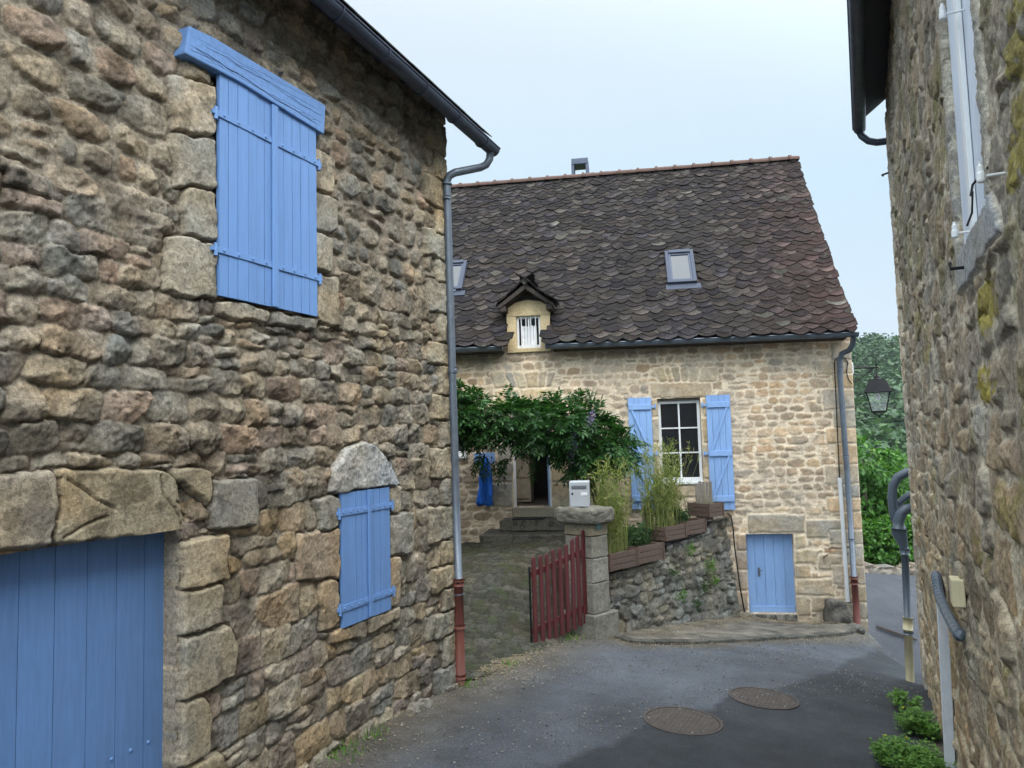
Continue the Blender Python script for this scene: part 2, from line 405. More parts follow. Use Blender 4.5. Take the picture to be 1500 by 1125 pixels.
m, t, b = nt('window_glass'); b.inputs['Base Color'].default_value = (.012, .014, .018, 1); b.inputs['Roughness'].default_value = .06; b.inputs['Specular IOR Level'].default_value = .7
bump(t, b, noise(t, 2.5, 2), .03, .01); M['glass'] = m
m, t, b = nt('lamp_glass'); b.inputs['Base Color'].default_value = (.8, .85, .85, 1); b.inputs['Roughness'].default_value = .05; b.inputs['Alpha'].default_value = .18; M['lglass'] = m
M['vine'] = leaf_mat('wisteria_leaf', [(.012, .042, .012), (.021, .068, .018), (.045, .115, .028), (.03, .088, .022)], .25, .4)
M['bamboo'] = leaf_mat('reed_leaf', [(.12, .16, .04), (.20, .24, .06), (.34, .33, .12), (.15, .22, .05)], .3)
M['shrub'] = leaf_mat('shrub_leaf', [(.035, .075, .025), (.06, .12, .035), (.05, .09, .05)], .3)
M['weed'] = leaf_mat('weed_leaf', [(.08, .17, .03), (.12, .24, .045), (.18, .32, .07)], .35)
M['tree'] = leaf_mat('broad_leaf', [(.022, .068, .012), (.04, .115, .02), (.085, .19, .032), (.05, .135, .023)], .4)
M['tree2'] = leaf_mat('yellow_leaf', [(.07, .12, .02), (.13, .2, .03), (.09, .17, .025)], .4)
M['forest'] = leaf_mat('forest_leaf', [(.022, .055, .02), (.035, .078, .025), (.05, .10, .03), (.03, .065, .028)], .2)
M['lilac'] = leaf_mat('lilac_petal', [(.16, .12, .3), (.28, .22, .45)], .3)
M['yellow'] = leaf_mat('yellow_petal', [(.6, .45, .02), (.7, .55, .05)], .3)
M['dry'] = leaf_mat('dry_leaf', [(.20, .14, .08), (.32, .26, .17), (.11, .08, .05), (.42, .37, .27)], .1, .9)
M['grit'] = plain('grit', (.2, .19, .17), .95)
# ------------------------------------------------------------------ ground shape
class TPS:
    def __init__(s, pts, reg=.02):
        s.p = np.array([(a, b) for a, b, c in pts]); z = np.array([c for a, b, c in pts]); n = len(z)
        r = np.linalg.norm(s.p[:, None]-s.p[None], axis=2); K = s.k(r)+reg*np.eye(n); Pm = np.concatenate([np.ones((n, 1)), s.p], 1)
        A = np.block([[K, Pm], [Pm.T, np.zeros((3, 3))]]); s.w = np.linalg.solve(A, np.concatenate([z, [0, 0, 0]]))
    def k(s, r): return np.where(r > 1e-9, r*r*np.log(np.maximum(r, 1e-9)), 0)
    def __call__(s, x, y):
        x = np.asarray(x, float); y = np.asarray(y, float); sh = x.shape; q = np.stack([x.ravel(), y.ravel()], 1)
        r = np.linalg.norm(q[:, None]-s.p[None], axis=2); n = len(s.p)
        return (s.k(r)@s.w[:n]+s.w[n]+q@s.w[n+1:]).reshape(sh)
def wp(F, u, z, d=0): p = F.P(u, z, d); return (p[0], p[1], p[2])
def wpx(F, x, y, d=0): u, z = F.px(x, y, d); return wp(F, u, z, d)
gp = [wpx(FL, 480, 1110), wpx(FL, 575, 1052), wpx(FL, 670, 1000), wpx(FT, 893, 932), wpx(FT, 985, 918), wpx(FT, 1083, 905), wpx(FH, 1180, 915), wpx(FH, 1272, 927), wpx(FR, 1343, 1045)]
gp += [wp(FL, -7, .22), wp(FL, -4.6, .2), wp(FR, 5.5, -.02), wp(FR, 3, .22), wp(FR, -1, .35), (-.5, -1.5, .45), (-3, -2, .45),
       (*at_depth(1300, 880, 14.2)[:2], at_depth(1300, 885, 14.2)[2]), (*at_depth(1293, 842, 17.6)[:2], at_depth(1293, 842, 17.6)[2]), (12, 13, -1.0), (12, 17.5, -.95), (9, 9, -.75), (0.3, 8.9, float(at_depth(783, 948, 8.85)[2]))]
hS = TPS(gp)
def hitg(px, py, dz=0, h=None):
    h = h or hS; r = ray(px, py); t = 3.0
    for i in range(400):
        p = CAM+r*t
        e = p[2]-dz-float(h(p[0], p[1]))
        if e < 1e-3: break
        t += max(.002, e*.6)
    return p
# ------------------------------------------------------------------ foliage helpers
def leaves_mesh(P, D, S, Ln, Wd, fold=.25):
    """P base, D direction, S side unit vectors -> verts, tris"""
    n = len(P); Nn = np.cross(D, S)
    Ln = np.broadcast_to(Ln, (n,))[:, None]; Wd = np.broadcast_to(Wd, (n,))[:, None]
    a = P; b = P+D*Ln*.42+S*Wd*.5+Nn*Wd*fold; c = P+D*Ln; d = P+D*Ln*.42-S*Wd*.5+Nn*Wd*fold
    V = np.stack([a, b, c, d], 1).reshape(-1, 3); i = np.arange(n)*4
    T = np.stack([np.stack([i, i+1, i+2], 1), np.stack([i, i+2, i+3], 1)], 1).reshape(-1, 3)
    return V, T
def unit(v): return v/(np.linalg.norm(v, axis=-1, keepdims=True)+1e-9)
def rnd_dirs(r, n): return unit(r.normal(size=(n, 3)))
def side_of(D, r):
    return unit(np.cross(D, rnd_dirs(r, len(D))))
# ================================================================== SKY, SUN
w = bpy.data.worlds.new('World'); sc.world = w; w.use_nodes = True
t = w.node_tree; bg = t.nodes['Background']
sky = t.nodes.new('ShaderNodeTexSky'); sky.sky_type = 'NISHITA'; sky.sun_disc = False
SUN_EL, SUN_AZ, GLOW = R(46), R(158), 5.4     # azimuth clockwise from +Y
sky.sun_elevation = SUN_EL; sky.sun_rotation = SUN_AZ; sky.dust_density = 3.5; sky.ozone_density = 1.2; sky.air_density = 1.0
hs = t.nodes.new('ShaderNodeHueSaturation'); hs.inputs['Saturation'].default_value = .6
L(t, sky.outputs[0], hs.inputs['Color'])
# thin cloud veil over the whole sky, made brighter overhead
geo = t.nodes.new('ShaderNodeTexCoord'); sep = t.nodes.new('ShaderNodeSeparateXYZ'); L(t, geo.outputs['Generated'], sep.inputs[0])
veil = ramp(t, sep.outputs['Z'], [(.0, (.20, .228, .262)), (.30, (.190, .249, .293)), (.52, (.24, .275, .30)), (.85, (.34, .37, .39))])
vm = t.nodes.new('ShaderNodeVectorMath'); vm.operation = 'SCALE'; L(t, veil, vm.inputs[0])
# extra glow added to the veil high behind the camera, to light the walls
dt = t.nodes.new('ShaderNodeVectorMath'); dt.operation = 'DOT_PRODUCT'; L(t, geo.outputs['Generated'], dt.inputs[0]); ge_ = R(52); dt.inputs[1].default_value = (math.sin(SUN_AZ)*math.cos(ge_), math.cos(SUN_AZ)*math.cos(ge_), math.sin(ge_))
mr = t.nodes.new('ShaderNodeMapRange'); mr.interpolation_type = 'SMOOTHSTEP'; mr.inputs['From Min'].default_value = -.15; mr.inputs['From Max'].default_value = 1.0; mr.inputs['To Min'].default_value = 22.0; mr.inputs['To Max'].default_value = 22.0*GLOW
L(t, dt.outputs['Value'], mr.inputs['Value']); L(t, mr.outputs['Result'], vm.inputs['Scale'])
mx = mixc(t, .85, hs.outputs[0], vm.outputs[0])
L(t, mx, bg.inputs['Color']); bg.inputs['Strength'].default_value = .13
sd = bpy.data.lights.new('sun', 'SUN'); so = bpy.data.objects.new('sun', sd); COL.objects.link(so)
sd.energy = 1.5; sd.angle = R(50); sd.color = (1, .86, .68)
sv = Vector((math.sin(SUN_AZ)*math.cos(SUN_EL), math.cos(SUN_AZ)*math.cos(SUN_EL), math.sin(SUN_EL)))
so.rotation_euler = sv.to_track_quat('Z', 'Y').to_euler(); so.location = (20, -10, 30)
sc.view_settings.view_transform = 'Standard'; sc.view_settings.look = 'None'; sc.view_settings.exposure = 0.3; sc.view_settings.gamma = 1
# ================================================================== GROUND
def grid_mesh(name, xs, ys, zf, mat, colf, keep=None):
    X, Y = np.meshgrid(xs, ys); Z = zf(X, Y); V = np.stack([X, Y, Z], -1).reshape(-1, 3)
    idx = np.arange(X.size).reshape(X.shape); cx = (X[:-1, :-1]+X[1:, 1:])/2; cy = (Y[:-1, :-1]+Y[1:, 1:])/2
    K = np.ones(cx.shape, bool) if keep is None else keep(cx, cy)
    Q = np.stack([idx[:-1, :-1], idx[:-1, 1:], idx[1:, 1:], idx[1:, :-1]], -1)[K]
    C = colf(X, Y).reshape(-1, 3)
    u = np.zeros(len(V), bool); u[Q.ravel()] = 1; r_ = np.cumsum(u)-1
    return big_mesh(name, V[u], r_[Q], C[u], mat, org=(0, 0, 0))
# dark resurfaced part of the street: everything to the right/below this line (points on the ground)
seam = [hitg(x, y)[:2] for x, y in ((700, 1250), (812, 1125), (905, 1085), (960, 1050), (1040, 1040), (1105, 1008), (1180, 1000), (1235, 975), (1335, 962))]
seam_poly = [tuple(p) for p in seam]+[(9, 9), (9, -6), (-4, -6)]
def seg_dist(X, Y, pts):
    d = np.full(X.shape, 1e9)
    for a, b in zip(pts[:-1], pts[1:]):
        a = np.array(a); b = np.array(b); ab = b-a; L2 = max(1e-9, ab@ab)
        tt = np.clip(((X-a[0])*ab[0]+(Y-a[1])*ab[1])/L2, 0, 1)
        d = np.minimum(d, np.hypot(X-a[0]-tt*ab[0], Y-a[1]-tt*ab[1]))
    return d
def street_col(X, Y):
    Xw = X+.25*(fbm(X, Y, 2.5, 4, 3)-.5); Yw = Y+.25*(fbm(X+9, Y, 2.5, 4, 5)-.5)
    ins = in_poly_np(Xw, Yw, seam_poly); d = seg_dist(Xw, Yw, seam_poly[:9]); sd_ = np.where(ins, d, -d)
    f = np.clip(sd_/.07+.5, 0, 1)
    n = fbm(X, Y, .9, 5, 60); n2 = fbm(X, Y, 5, 4, 70)
    light = np.array([.060, .066, .079])*(.8+.55*(n-.5)*2*1.1+.25*(n2-.5)+.2)[..., None]
    dark = np.array([.0235, .026, .032])*(1+.9*(n-.5)+.5*(n2-.5))[..., None]
    c = light*(1-f[..., None])+dark*f[..., None]
    # gritty, earth-stained margins along walls and pavement
    for pts, wd in ((MARG1, .80), (MARG2, .34), (MARG3, .35)):
        d = seg_dist(X, Y, pts)+.35*(n2-.5)+.3*(n-.5)
        g = np.clip(1-d/wd, 0, 1)[..., None]*.8
        c = c*(1-g)+np.array([.10, .083, .060])*(.45+1.1*n2[..., None])*g
    far = np.clip((Y-11.6)/1.5, 0, 1)[..., None]; c = c*(1-far)+np.array([.036, .040, .050])*far
    return c
MARG1 = [wp(FL, u, 0, .05)[:2] for u in (-7, -3, 0.1)]+[hitg(780, 955)[:2], hitg(880, 925)[:2]]
MARG2 = [hitg(*p)[:2] for p in ((880, 930), (930, 945), (1000, 944), (1120, 938), (1215, 934), (1275, 932))]
MARG3 = [wp(FR, u, 0, .02)[:2] for u in (0, 4, 8.2)]
def hstreet(X, Y):
    z = hS(X.ravel(), Y.ravel()).reshape(X.shape)
    return z+.012*(fbm(X, Y, 1.3, 3, 9)-.5)
m, t, b = nt('asphalt')
at = N(t, 'ShaderNodeVertexColor', layer_name='Col'); n1 = noise(t, 55, 8, .8); n2 = noise(t, 260, 3, .7); n3 = noise(t, 2.2, 6, .7)
c = mixc(t, 1.0, at.outputs[0], ramp(t, n1, [(.32, .45), (.5, 1.0), (.68, 1.9)]), 'MULTIPLY'); c = mixc(t, 1.0, c, ramp(t, n3, [(.3, .78), (.7, 1.2)]), 'MULTIPLY')
c = mixc(t, ramp(t, n2, [(.62, 0.0), (.68, .6)]), c, (.24, .23, .21))
L(t, c, b.inputs['Base Color']); L(t, ramp(t, noise(t, 1.7, 4, .6), [(.35, .6), (.65, .85)]), b.inputs['Roughness']); b.inputs['Specular IOR Level'].default_value = .35
bump(t, b, n1, .9, .012); M['asphalt'] = m
xs = np.concatenate([np.arange(-8, -2.4, .2), np.arange(-2.4, 6.6, .035), np.arange(6.6, 22, .2)]); ys = np.concatenate([np.arange(-7, 4, .2), np.arange(4, 12.2, .035), np.arange(12.2, 17.8, .12)])
tag(grid_mesh('street', xs, ys, hstreet, M['asphalt'], street_col), kind='structure')
# land beyond and below: one sheet to the horizon with the wooded hill
def smooth(x): x = np.clip(x, 0, 1); return x*x*(3-2*x)
def hland(X, Y):
    d = np.hypot(X-3, Y-5); base = -1.15+0*X
    near = smooth((d-13)/6)
    zn = hS(np.clip(X, -8, 20).ravel(), np.clip(Y, -7, 17.5).ravel()).reshape(X.shape)-.45
    z = zn*(1-near)+(-1.3)*near
    drop = smooth((Y-18.2)/14); z = z-drop*9
    hill = smooth((Y-55)/230); z = z+hill*(36+12*(fbm(X, Y, .009, 3, 4)-.5))+hill*7*(fbm(X, Y, .04, 3, 8)-.5)
    return z
ax = np.concatenate([np.linspace(-500, -80, 20), np.arange(-60, -10, 4), np.arange(-10, 30, .7), np.arange(30, 100, 3), np.linspace(104, 600, 30)])
ay = np.concatenate([np.linspace(-300, -60, 8), np.arange(-50, 16, 3), np.arange(16, 40, .9), np.arange(40, 320, 5), np.linspace(330, 900, 14)])
m, t, b = nt('grassland'); c = mixc(t, ramp(t, noise(t, .6, 8, .7), [(.35, 0.0), (.65, 1.0)]), (.035, .055, .018), (.07, .085, .03)); L(t, c, b.inputs['Base Color']); b.inputs['Roughness'].default_value = .95
bump(t, b, noise(t, 8, 6, .7), .8, .1)
tag(grid_mesh('ground', ax, ay, hland, m, lambda X, Y: np.ones(X.shape+(3,))), kind='structure')
# ================================================================== COURTYARD (cobbled)
stepb = wpx(FH, 765, 792)[2]
cpts = [wp(FH, *FH.px(690, 795, .1)), wp(FH, *FH.px(830, 790, .1)), wp(FH, -5.5, stepb), (-1.5, 10.2, stepb-.25), wp(FL, 1.0, 0, -1.5), (-4.5, 11, stepb-.05)]
cpts = [(p[0], p[1], p[2] if i != 4 else stepb-.45) for i, p in enumerate(cpts)]
g0 = hitg(690, 1000); g1 = hitg(782, 952); g2 = hitg(872, 915)
for g in (g0, g1, g2): cpts.append((g[0], g[1], g[2]+.03))
dv = unit(np.array([g1[1]-g0[1], -(g1[0]-g0[0])]))
for g in (g0, g1, g2): cpts.append((g[0]+dv[0]*.6, g[1]+dv[1]*.6, g[2]-.15))
cpts += [(1.2, 10.6, stepb-.12), (.4, 10.0, stepb-.30), wp(FL, .6, g0[2]+.08, -.3)]
hC = TPS(cpts, .01)
xs = np.arange(-5.2, 3.0, .022); ys = np.arange(7.4, 13.2, .022)
CW = Wall(xs, ys, (.034, .033, .023), -.02, .012, seed=77, warp=.02)
rg = np.random.RandomState(5)
CW.field(rubble(rg, -5.2, 3.0, 7.4, 13.2, (.07, .15), (.8, 1.8), .014, .25, .05, .9), rg, [(.062, .058, .047), (.05, .048, .037), (.078, .072, .058), (.043, .045, .03)], (-.008, .012), re=.03, rough=.012, k=90, facet=.4)
reg = [(g0[0]-.6, g0[1]-.5), (g1[0]+dv[0]*.3, g1[1]+dv[1]*.3), (g2[0]+.2, g2[1]-.05), tuple(FT.P(0.0, 0, -.25)[:2]), tuple(FT.P(T_LEN*.5, 0, -.9)[:2]), tuple(FH.P(1.2, 0, -.1)[:2]), tuple(FH.P(-6.6, 0, -.1)[:2]), (-5.2, 11), tuple(FL.P(.3, 0, -3)[:2]), tuple(FL.P(.05, 0, -.1)[:2])]
X, Y = CW.U, CW.Z
Zc = hC(X.ravel(), Y.ravel()).reshape(X.shape)+CW.H
V = np.stack([X, Y, Zc], -1).reshape(-1, 3); idx = np.arange(X.size).reshape(X.shape)
K = in_poly_np((X[:-1, :-1]+X[1:, 1:])/2, (Y[:-1, :-1]+Y[1:, 1:])/2, reg)
Q = np.stack([idx[:-1, :-1], idx[:-1, 1:], idx[1:, 1:], idx[1:, :-1]], -1)[K]
u_ = np.zeros(len(V), bool); u_[Q.ravel()] = 1; r_ = np.cumsum(u_)-1
tag(big_mesh('courtyard', V[u_], r_[Q], np.clip(CW.C, .01, 1).reshape(-1, 3)[u_], M['cobble'], org=(0, 0, 0)), kind='structure')
# ================================================================== PAVEMENT and kerb
kl = [hitg(*p) for p in ((905, 936), (925, 942), (960, 944), (1010, 943), (1080, 940), (1150, 936), (1200, 933), (1235, 930), (1252, 926))]
back = [FH.P(*FH.px(1262, 920, .0)), FH.P(*FH.px(1083, 900, .0)), FT.P(T_LEN, 0, 0), FT.P(T_LEN*.5, 0, 0), FT.P(.1, 0, 0)]
def pave(name, top, inner, z_add, mat, colf):
    poly = [tuple(p[:2]) for p in top]+[tuple(p[:2]) for p in inner]
    x0, x1 = min(p[0] for p in poly), max(p[0] for p in poly); y0, y1 = min(p[1] for p in poly), max(p[1] for p in poly)
    return grid_mesh(name, np.arange(x0-.1, x1+.1, .02), np.arange(y0-.1, y1+.1, .02), lambda X, Y: hS(X.ravel(), Y.ravel()).reshape(X.shape)+z_add+.03*(fbm(X, Y, 5, 4, 2)-.5), mat, colf, lambda a, b_: in_poly_np(a, b_, poly))
tag(pave('pavement', kl, back, .030, M['asphalt'], lambda X, Y: np.array([.125, .11, .088])*(.1+1.8*fbm(X, Y, 7, 5, 12))[..., None]), kind='structure')
mb = MB()
for i in range(len(kl)-1):
    a, b_ = kl[i], kl[i+1]; L_ = np.linalg.norm(b_-a)
    F = Frame((a[0], a[1], 0), (b_-a)*np.array([1, 1, 0])); za, zb_ = hS(a[0], a[1]), hS(b_[0], b_[1])
    n = max(1, int(L_/.5)); 
    for k in range(n):
        u0, u1 = L_*k/n+.004, L_*(k+1)/n-.004; z0 = za+(zb_-za)*k/n; z1 = za+(zb_-za)*(k+1)/n; g = rs.uniform(.75, 1.15)
        pts = [(u0, z0-.15), (u1, z1-.15), (u1, z1+.04+rs.uniform(-.006, .006)), (u0, z0+.04+rs.uniform(-.006, .006))]
        mb.prism(F, pts, .03, -.10, (.10*g, .093*g, .08*g))
tag(mb.build('kerb', M['step'], bevel=.012, org=(0, 0, 0)), kind='structure')
# ================================================================== BARN (left)
c_far = FL.P(0, 0)
cz0 = float(hS(c_far[0], c_far[1]))
barn = thing('stone_barn', 'tall rubble stone barn with bright blue shutters and blue garage door on the left', 'barn', wp(FL, -1, cz0, -2))
# openings (wall coordinates)
s_u0 = FL.px(314.5, 270)[0]; s_u1 = FL.px(456.5, 330)[0]
s_z0 = (FL.px(316, 436)[1]+FL.px(460, 463)[1])/2; s_z1 = (FL.px(313, 108)[1]+FL.px(452, 185)[1])/2
w_u0 = FL.px(496, 820)[0]; w_u1 = FL.px(567, 800)[0]
w_z0 = (FL.px(496, 919)[1]+FL.px(567, 890)[1])/2; w_z1 = (FL.px(497, 722)[1]+FL.px(567, 712)[1])/2
g_u1 = FL.px(262, 950)[0]; g_z1 = (FL.px(100, 795)[1]+FL.px(255, 778)[1])/2; g_u0 = g_u1-2.6
# eave line (gutter) on plane d=.38
GD = .38
ga = FL.px(722, 219, GD); gb = FL.px(480, 4, GD)
gs = (ga[1]-gb[1])/(ga[0]-gb[0])
def zg(u): return ga[1]+(u-ga[0])*gs
print('eave', ga, gb, 'slope', gs, 'ground', cz0, 'openings', s_u0, s_u1, s_z0, s_z1, 'w', w_u0, w_u1, w_z0, w_z1, 'g', g_u1, g_z1)
snap = lambda arr, vals: np.unique(np.round(np.concatenate([[a for a in arr if min(abs(a-v) for v in vals) > .004], vals]), 5))
us = snap(np.concatenate([np.arange(-7.5, -4.9, .03), np.arange(-4.9, -2.2, .0085), np.arange(-2.2, .0, .0105)]), [s_u0, s_u1, w_u0, w_u1, g_u1, g_u0, 0.0])
zs = snap(np.concatenate([np.arange(-.4, .0, .02), np.arange(0, 6.7, .0095)]), [s_z0, s_z1, w_z0, w_z1, g_z1])
BW = Wall(us, zs, (.29, .247, .19), -.027, .014, seed=3, warp=.014)
rg = np.random.RandomState(21)
WARM = np.array([1.5, 1.39, 1.24])
pal_hi = [(.235, .21, .165), (.21, .195, .165), (.27, .225, .16), (.19, .18, .155), (.25, .21, .16), (.22, .21, .185), (.28, .21, .14), (.20, .17, .14), (.18, .18, .165), (.25, .17, .125)]
pal_lo = [(.27, .215, .145), (.23, .205, .165), (.20, .185, .165), (.29, .225, .14), (.175, .16, .15), (.22, .21, .185), (.25, .19, .13), (.19, .15, .135)]
pal_hi = [np.array(p)*WARM*.42+np.array([.28, .256, .214])*.45 for p in pal_hi]; pal_lo = [np.array(p)*WARM*.55+np.array([.31, .27, .205])*.33 for p in pal_lo]
zmid = w_z1+.05
BW.field(rubble(rg, -7.5, .02, -.4, zmid, (.15, .26), (.85, 1.9), .014, .2, .035, .5), rg, pal_lo, (.002, .024), re=.016, rough=.017, k=140, crease=.008, blotch=.35, facet=.3)
BW.field(rubble(rg, -7.5, .02, zmid, 3.9, (.12, .21), (.9, 2.3), .012, .18, .03, .6), rg, pal_hi, (.012, .048), re=.022, rough=.026, k=145, crease=.012, blotch=.42, facet=.2)
BW.field(rubble(rg, -7.5, .02, 3.85, 6.7, (.14, .22), (.9, 1.7), .04, .10, .04, .9), rg, pal_hi, (.010, .04), re=.028, rough=.024, k=120, crease=.01, blotch=.4, facet=.3)
def dressed(Wl, F, pts, col, depth=.03, d=0, **kw):
    if F is FL and max(col) < .3: col = np.array(col)*WARM
    p = np.array(PP(F, pts, d)); kw.setdefault('re', .018); kw.setdefault('k', 130); kw.setdefault('rough', .008); kw.setdefault('override', .012)
    Wl.stone(p, col, depth, **kw)
GR1, GR2, GR3 = (.31, .285, .235), (.36, .315, .24), (.265, .245, .21)
for pts, col in (([(250, 112), (312, 130), (312, 202), (250, 190)], GR3), ([(252, 196), (312, 208), (313, 278), (256, 272)], GR1), ([(268, 278), (313, 284), (313, 352), (270, 346)], GR2), ([(240, 348), (314, 358), (315, 440), (240, 428)], GR2),
                 ([(454, 215), (485, 232), (484, 285), (455, 275)], GR3), ([(455, 280), (492, 294), (490, 340), (456, 335)], GR1), ([(457, 340), (484, 348), (484, 398), (458, 395)], GR2), ([(459, 402), (492, 408), (494, 482), (460, 470)], GR2),
                 ([(318, 441), (390, 455), (388, 474), (318, 462)], GR2), ([(394, 456), (460, 468), (460, 484), (394, 474)], GR1)):
    dressed(BW, FL, pts, col, .035)
# small window surround
dressed(BW, FL, [(480, 724), (484, 690), (500, 664), (521, 649), (541, 650), (560, 668), (574, 692), (579, 710)], (.40, .40, .39), .045, rough=.012, k=160)
for pts, col in (([(437, 782), (494, 776), (494, 846), (437, 850)], (.25, .20, .15)), ([(468, 852), (494, 848), (494, 912), (470, 924)], (.26, .21, .15)), ([(460, 732), (494, 728), (494, 772), (470, 778)], GR1), ([(569, 712), (584, 711), (583, 750), (569, 752)], (.25, .22, .17)),
                 ([(569, 756), (604, 750), (603, 808), (569, 814)], GR1), ([(569, 818), (584, 816), (583, 884), (569, 888)], (.25, .21, .16)), ([(482, 926), (534, 908), (534, 930), (484, 940)], (.26, .215, .16)), ([(537, 906), (584, 890), (584, 906), (540, 926)], (.25, .21, .16))):
    dressed(BW, FL, pts, col, .028)
# garage lintel and jamb blocks
SD1, SD2 = (.235, .205, .15), (.215, .195, .155)
for pts, col in (([(78, 691), (229, 689), (252, 700), (262, 778), (78, 796)], SD1), ([(232, 689), (305, 689), (303, 778), (286, 792), (265, 793), (255, 705)], SD1), ([(308, 704), (372, 702), (372, 770), (308, 776)], (.19, .185, .17)),
                 ([(-300, 705), (-105, 702), (-105, 815), (-300, 835)], GR2), ([(-102, 700), (75, 692), (75, 796), (-102, 815)], (.22, .21, .19)),
                 ([(264, 797), (330, 782), (329, 852), (264, 866)], (.25, .215, .16)), ([(264, 870), (322, 858), (318, 912), (264, 932)], SD2), ([(264, 936), (330, 917), (343, 948), (338, 990), (264, 1028)], SD2), ([(264, 1032), (296, 1018), (305, 1040), (302, 1102), (264, 1125)], SD2), ([(264, 1130), (320, 1100), (330, 1150), (325, 1230), (264, 1260)], SD1), ([(264, 1265), (315, 1238), (315, 1300), (264, 1330)], SD1)):
    dressed(BW, FL, pts, col, .045, rough=.005, re=.018, k=150, blotch=.14)
# corner quoins by the downpipe
z = cz0-.1; k = 0; rq = np.random.RandomState(4)
while z < 6.3:
    h = rq.uniform(.22, .34); wd = (.42, .24)[k % 2]*rq.uniform(.85, 1.15)
    BW.stone(np.array(rect(-wd, -.004, z+.008, z+h-.008)), WARM*np.array(((.235, .22, .18), (.21, .205, .185), (.25, .225, .175))[rq.randint(3)])*rq.uniform(.85, 1.1), .035, re=.02, k=110, rough=.012, override=.012); z += h; k += 1
# weathered darker tone high under the roof, flush smeared mortar there
def carve(Wl, F, pts, w_, dp):
    p_ = PP(F, pts); dd = seg_dist(Wl.U+.02*(Wl.n1), Wl.Z+.03*Wl.n1, p_); Wl.H -= dp*np.exp(-(dd/w_)**2)
for cr_ in ([(92, 700), (118, 722), (160, 747)], [(228, 698), (231, 722), (246, 742), (256, 760), (259, 778)], [(85, 790), (120, 768), (150, 757)], [(252, 735), (282, 762)]): carve(BW, FL, cr_, .006, .022)
wt = fbm(BW.U, BW.Z, .8, 4, 201); wt2 = fbm(BW.U, BW.Z, 7, 4, 203); BW.C = BW.C*(.62+.36*wt[..., None]*1.2)*np.where(wt2 > .58, 1-np.clip((wt2-.58)/.06, 0, 1)*.38, 1)[..., None]
def keepb(u, z):
    k = ~((u > s_u0) & (u < s_u1) & (z > s_z0) & (z < s_z1)) & ~((u > w_u0) & (u < w_u1) & (z > w_z0) & (z < w_z1)) & ~((u > g_u0) & (u < g_u1) & (z < g_z1))
    return k & (z < zg(u)+.36)
BW.build('wall', FL, M['barn'], barn, keepb, .32)
mb = MB(); mb.box(FL, -7.5, -.02, -.5, 5.0, -.34, -.36); mb.box(FL, -.34, -.0, -.5, 5.1, -6, -.345); mb.box(FL, -7.5, -7.2, -.5, 5.0, -6, -.37); mb.box(FL, -7.2, -.35, -.5, 5.0, -6.2, -6)
mb.build('rear_wall', M['plaster'], barn)
# blue boarded things
def boards(F, u0, u1, z0, z1, d, n, th=.028, gap=.004, rng=rs, jit=.002, zjit=0):
    mb = MB(); e = np.linspace(u0, u1, n+1); e[1:-1] += rng.uniform(-.008, .008, n-1)
    for i in range(n):
        g = rng.uniform(.94, 1.04); j = rng.uniform(-jit, jit)
        mb.box(F, e[i]+gap/2, e[i+1]-gap/2, z0+rng.uniform(-zjit, zjit), z1, d-th, d+j, (g, g, g))
    mb.box(F, u0+.01, u1-.01, z0+.01, z1-.01, d-th-.012, d-th-.001, (.35, .35, .35)); return mb
M['bluev'] = paint_mat('blue_board_paint', BLUE, .5, .06, dirt=.10, vc=True); M['bluegv'] = paint_mat('blue_garage_paint', tuple(x*.8 for x in BLUE), .5, .08, dirt=.26, vc=True)
def strap(F, u0, u1, zc, d, mat, parent, h=.045, nail=4, pin=0):
    mb = MB(); mb.box(F, u0, u1, zc-h/2, zc+h/2, d, d+.007)
    for i in range(nail):
        u = u0+(u1-u0)*(i+.5)/nail; p = F.P(u, zc, d+.006); mb.lathe(p, [(.011, 0), (.009, .005), (.004, .008)], 8, axis=F.N)
    if pin:
        u = u1 if pin > 0 else u0; mb.tube([F.P(u, zc-.045, d), F.P(u, zc+.04, d)], .014, 8); mb.box(F, min(u, u+.03*pin), max(u, u+.03*pin), zc-.014, zc+.014, d-.04, d+.006)
    return mb.build('hinge_strap', mat, parent, bevel=.0015)
sm = s_u0+(s_u1-s_u0)*.52
for (a, b_, n, pin) in ((s_u0-.005, sm-.004, 6, -1), (sm+.004, s_u1+.005, 5, 1)):
    sh = boards(FL, a, b_, s_z0, s_z1, .045, n).build('shutter', M['bluev'], barn)
    for zc in (s_z0+.30, s_z1-.29):
        strap(FL, a-(.03 if pin < 0 else -.02), b_+(.03 if pin > 0 else -.02), zc, .047, M['blue'], sh, .042, 4, pin)
MB().box(FL, sm-.03, sm+.03, s_z0, s_z1-.02, .048, .062).build('cover_strip', M['blue'], barn, bevel=.004)
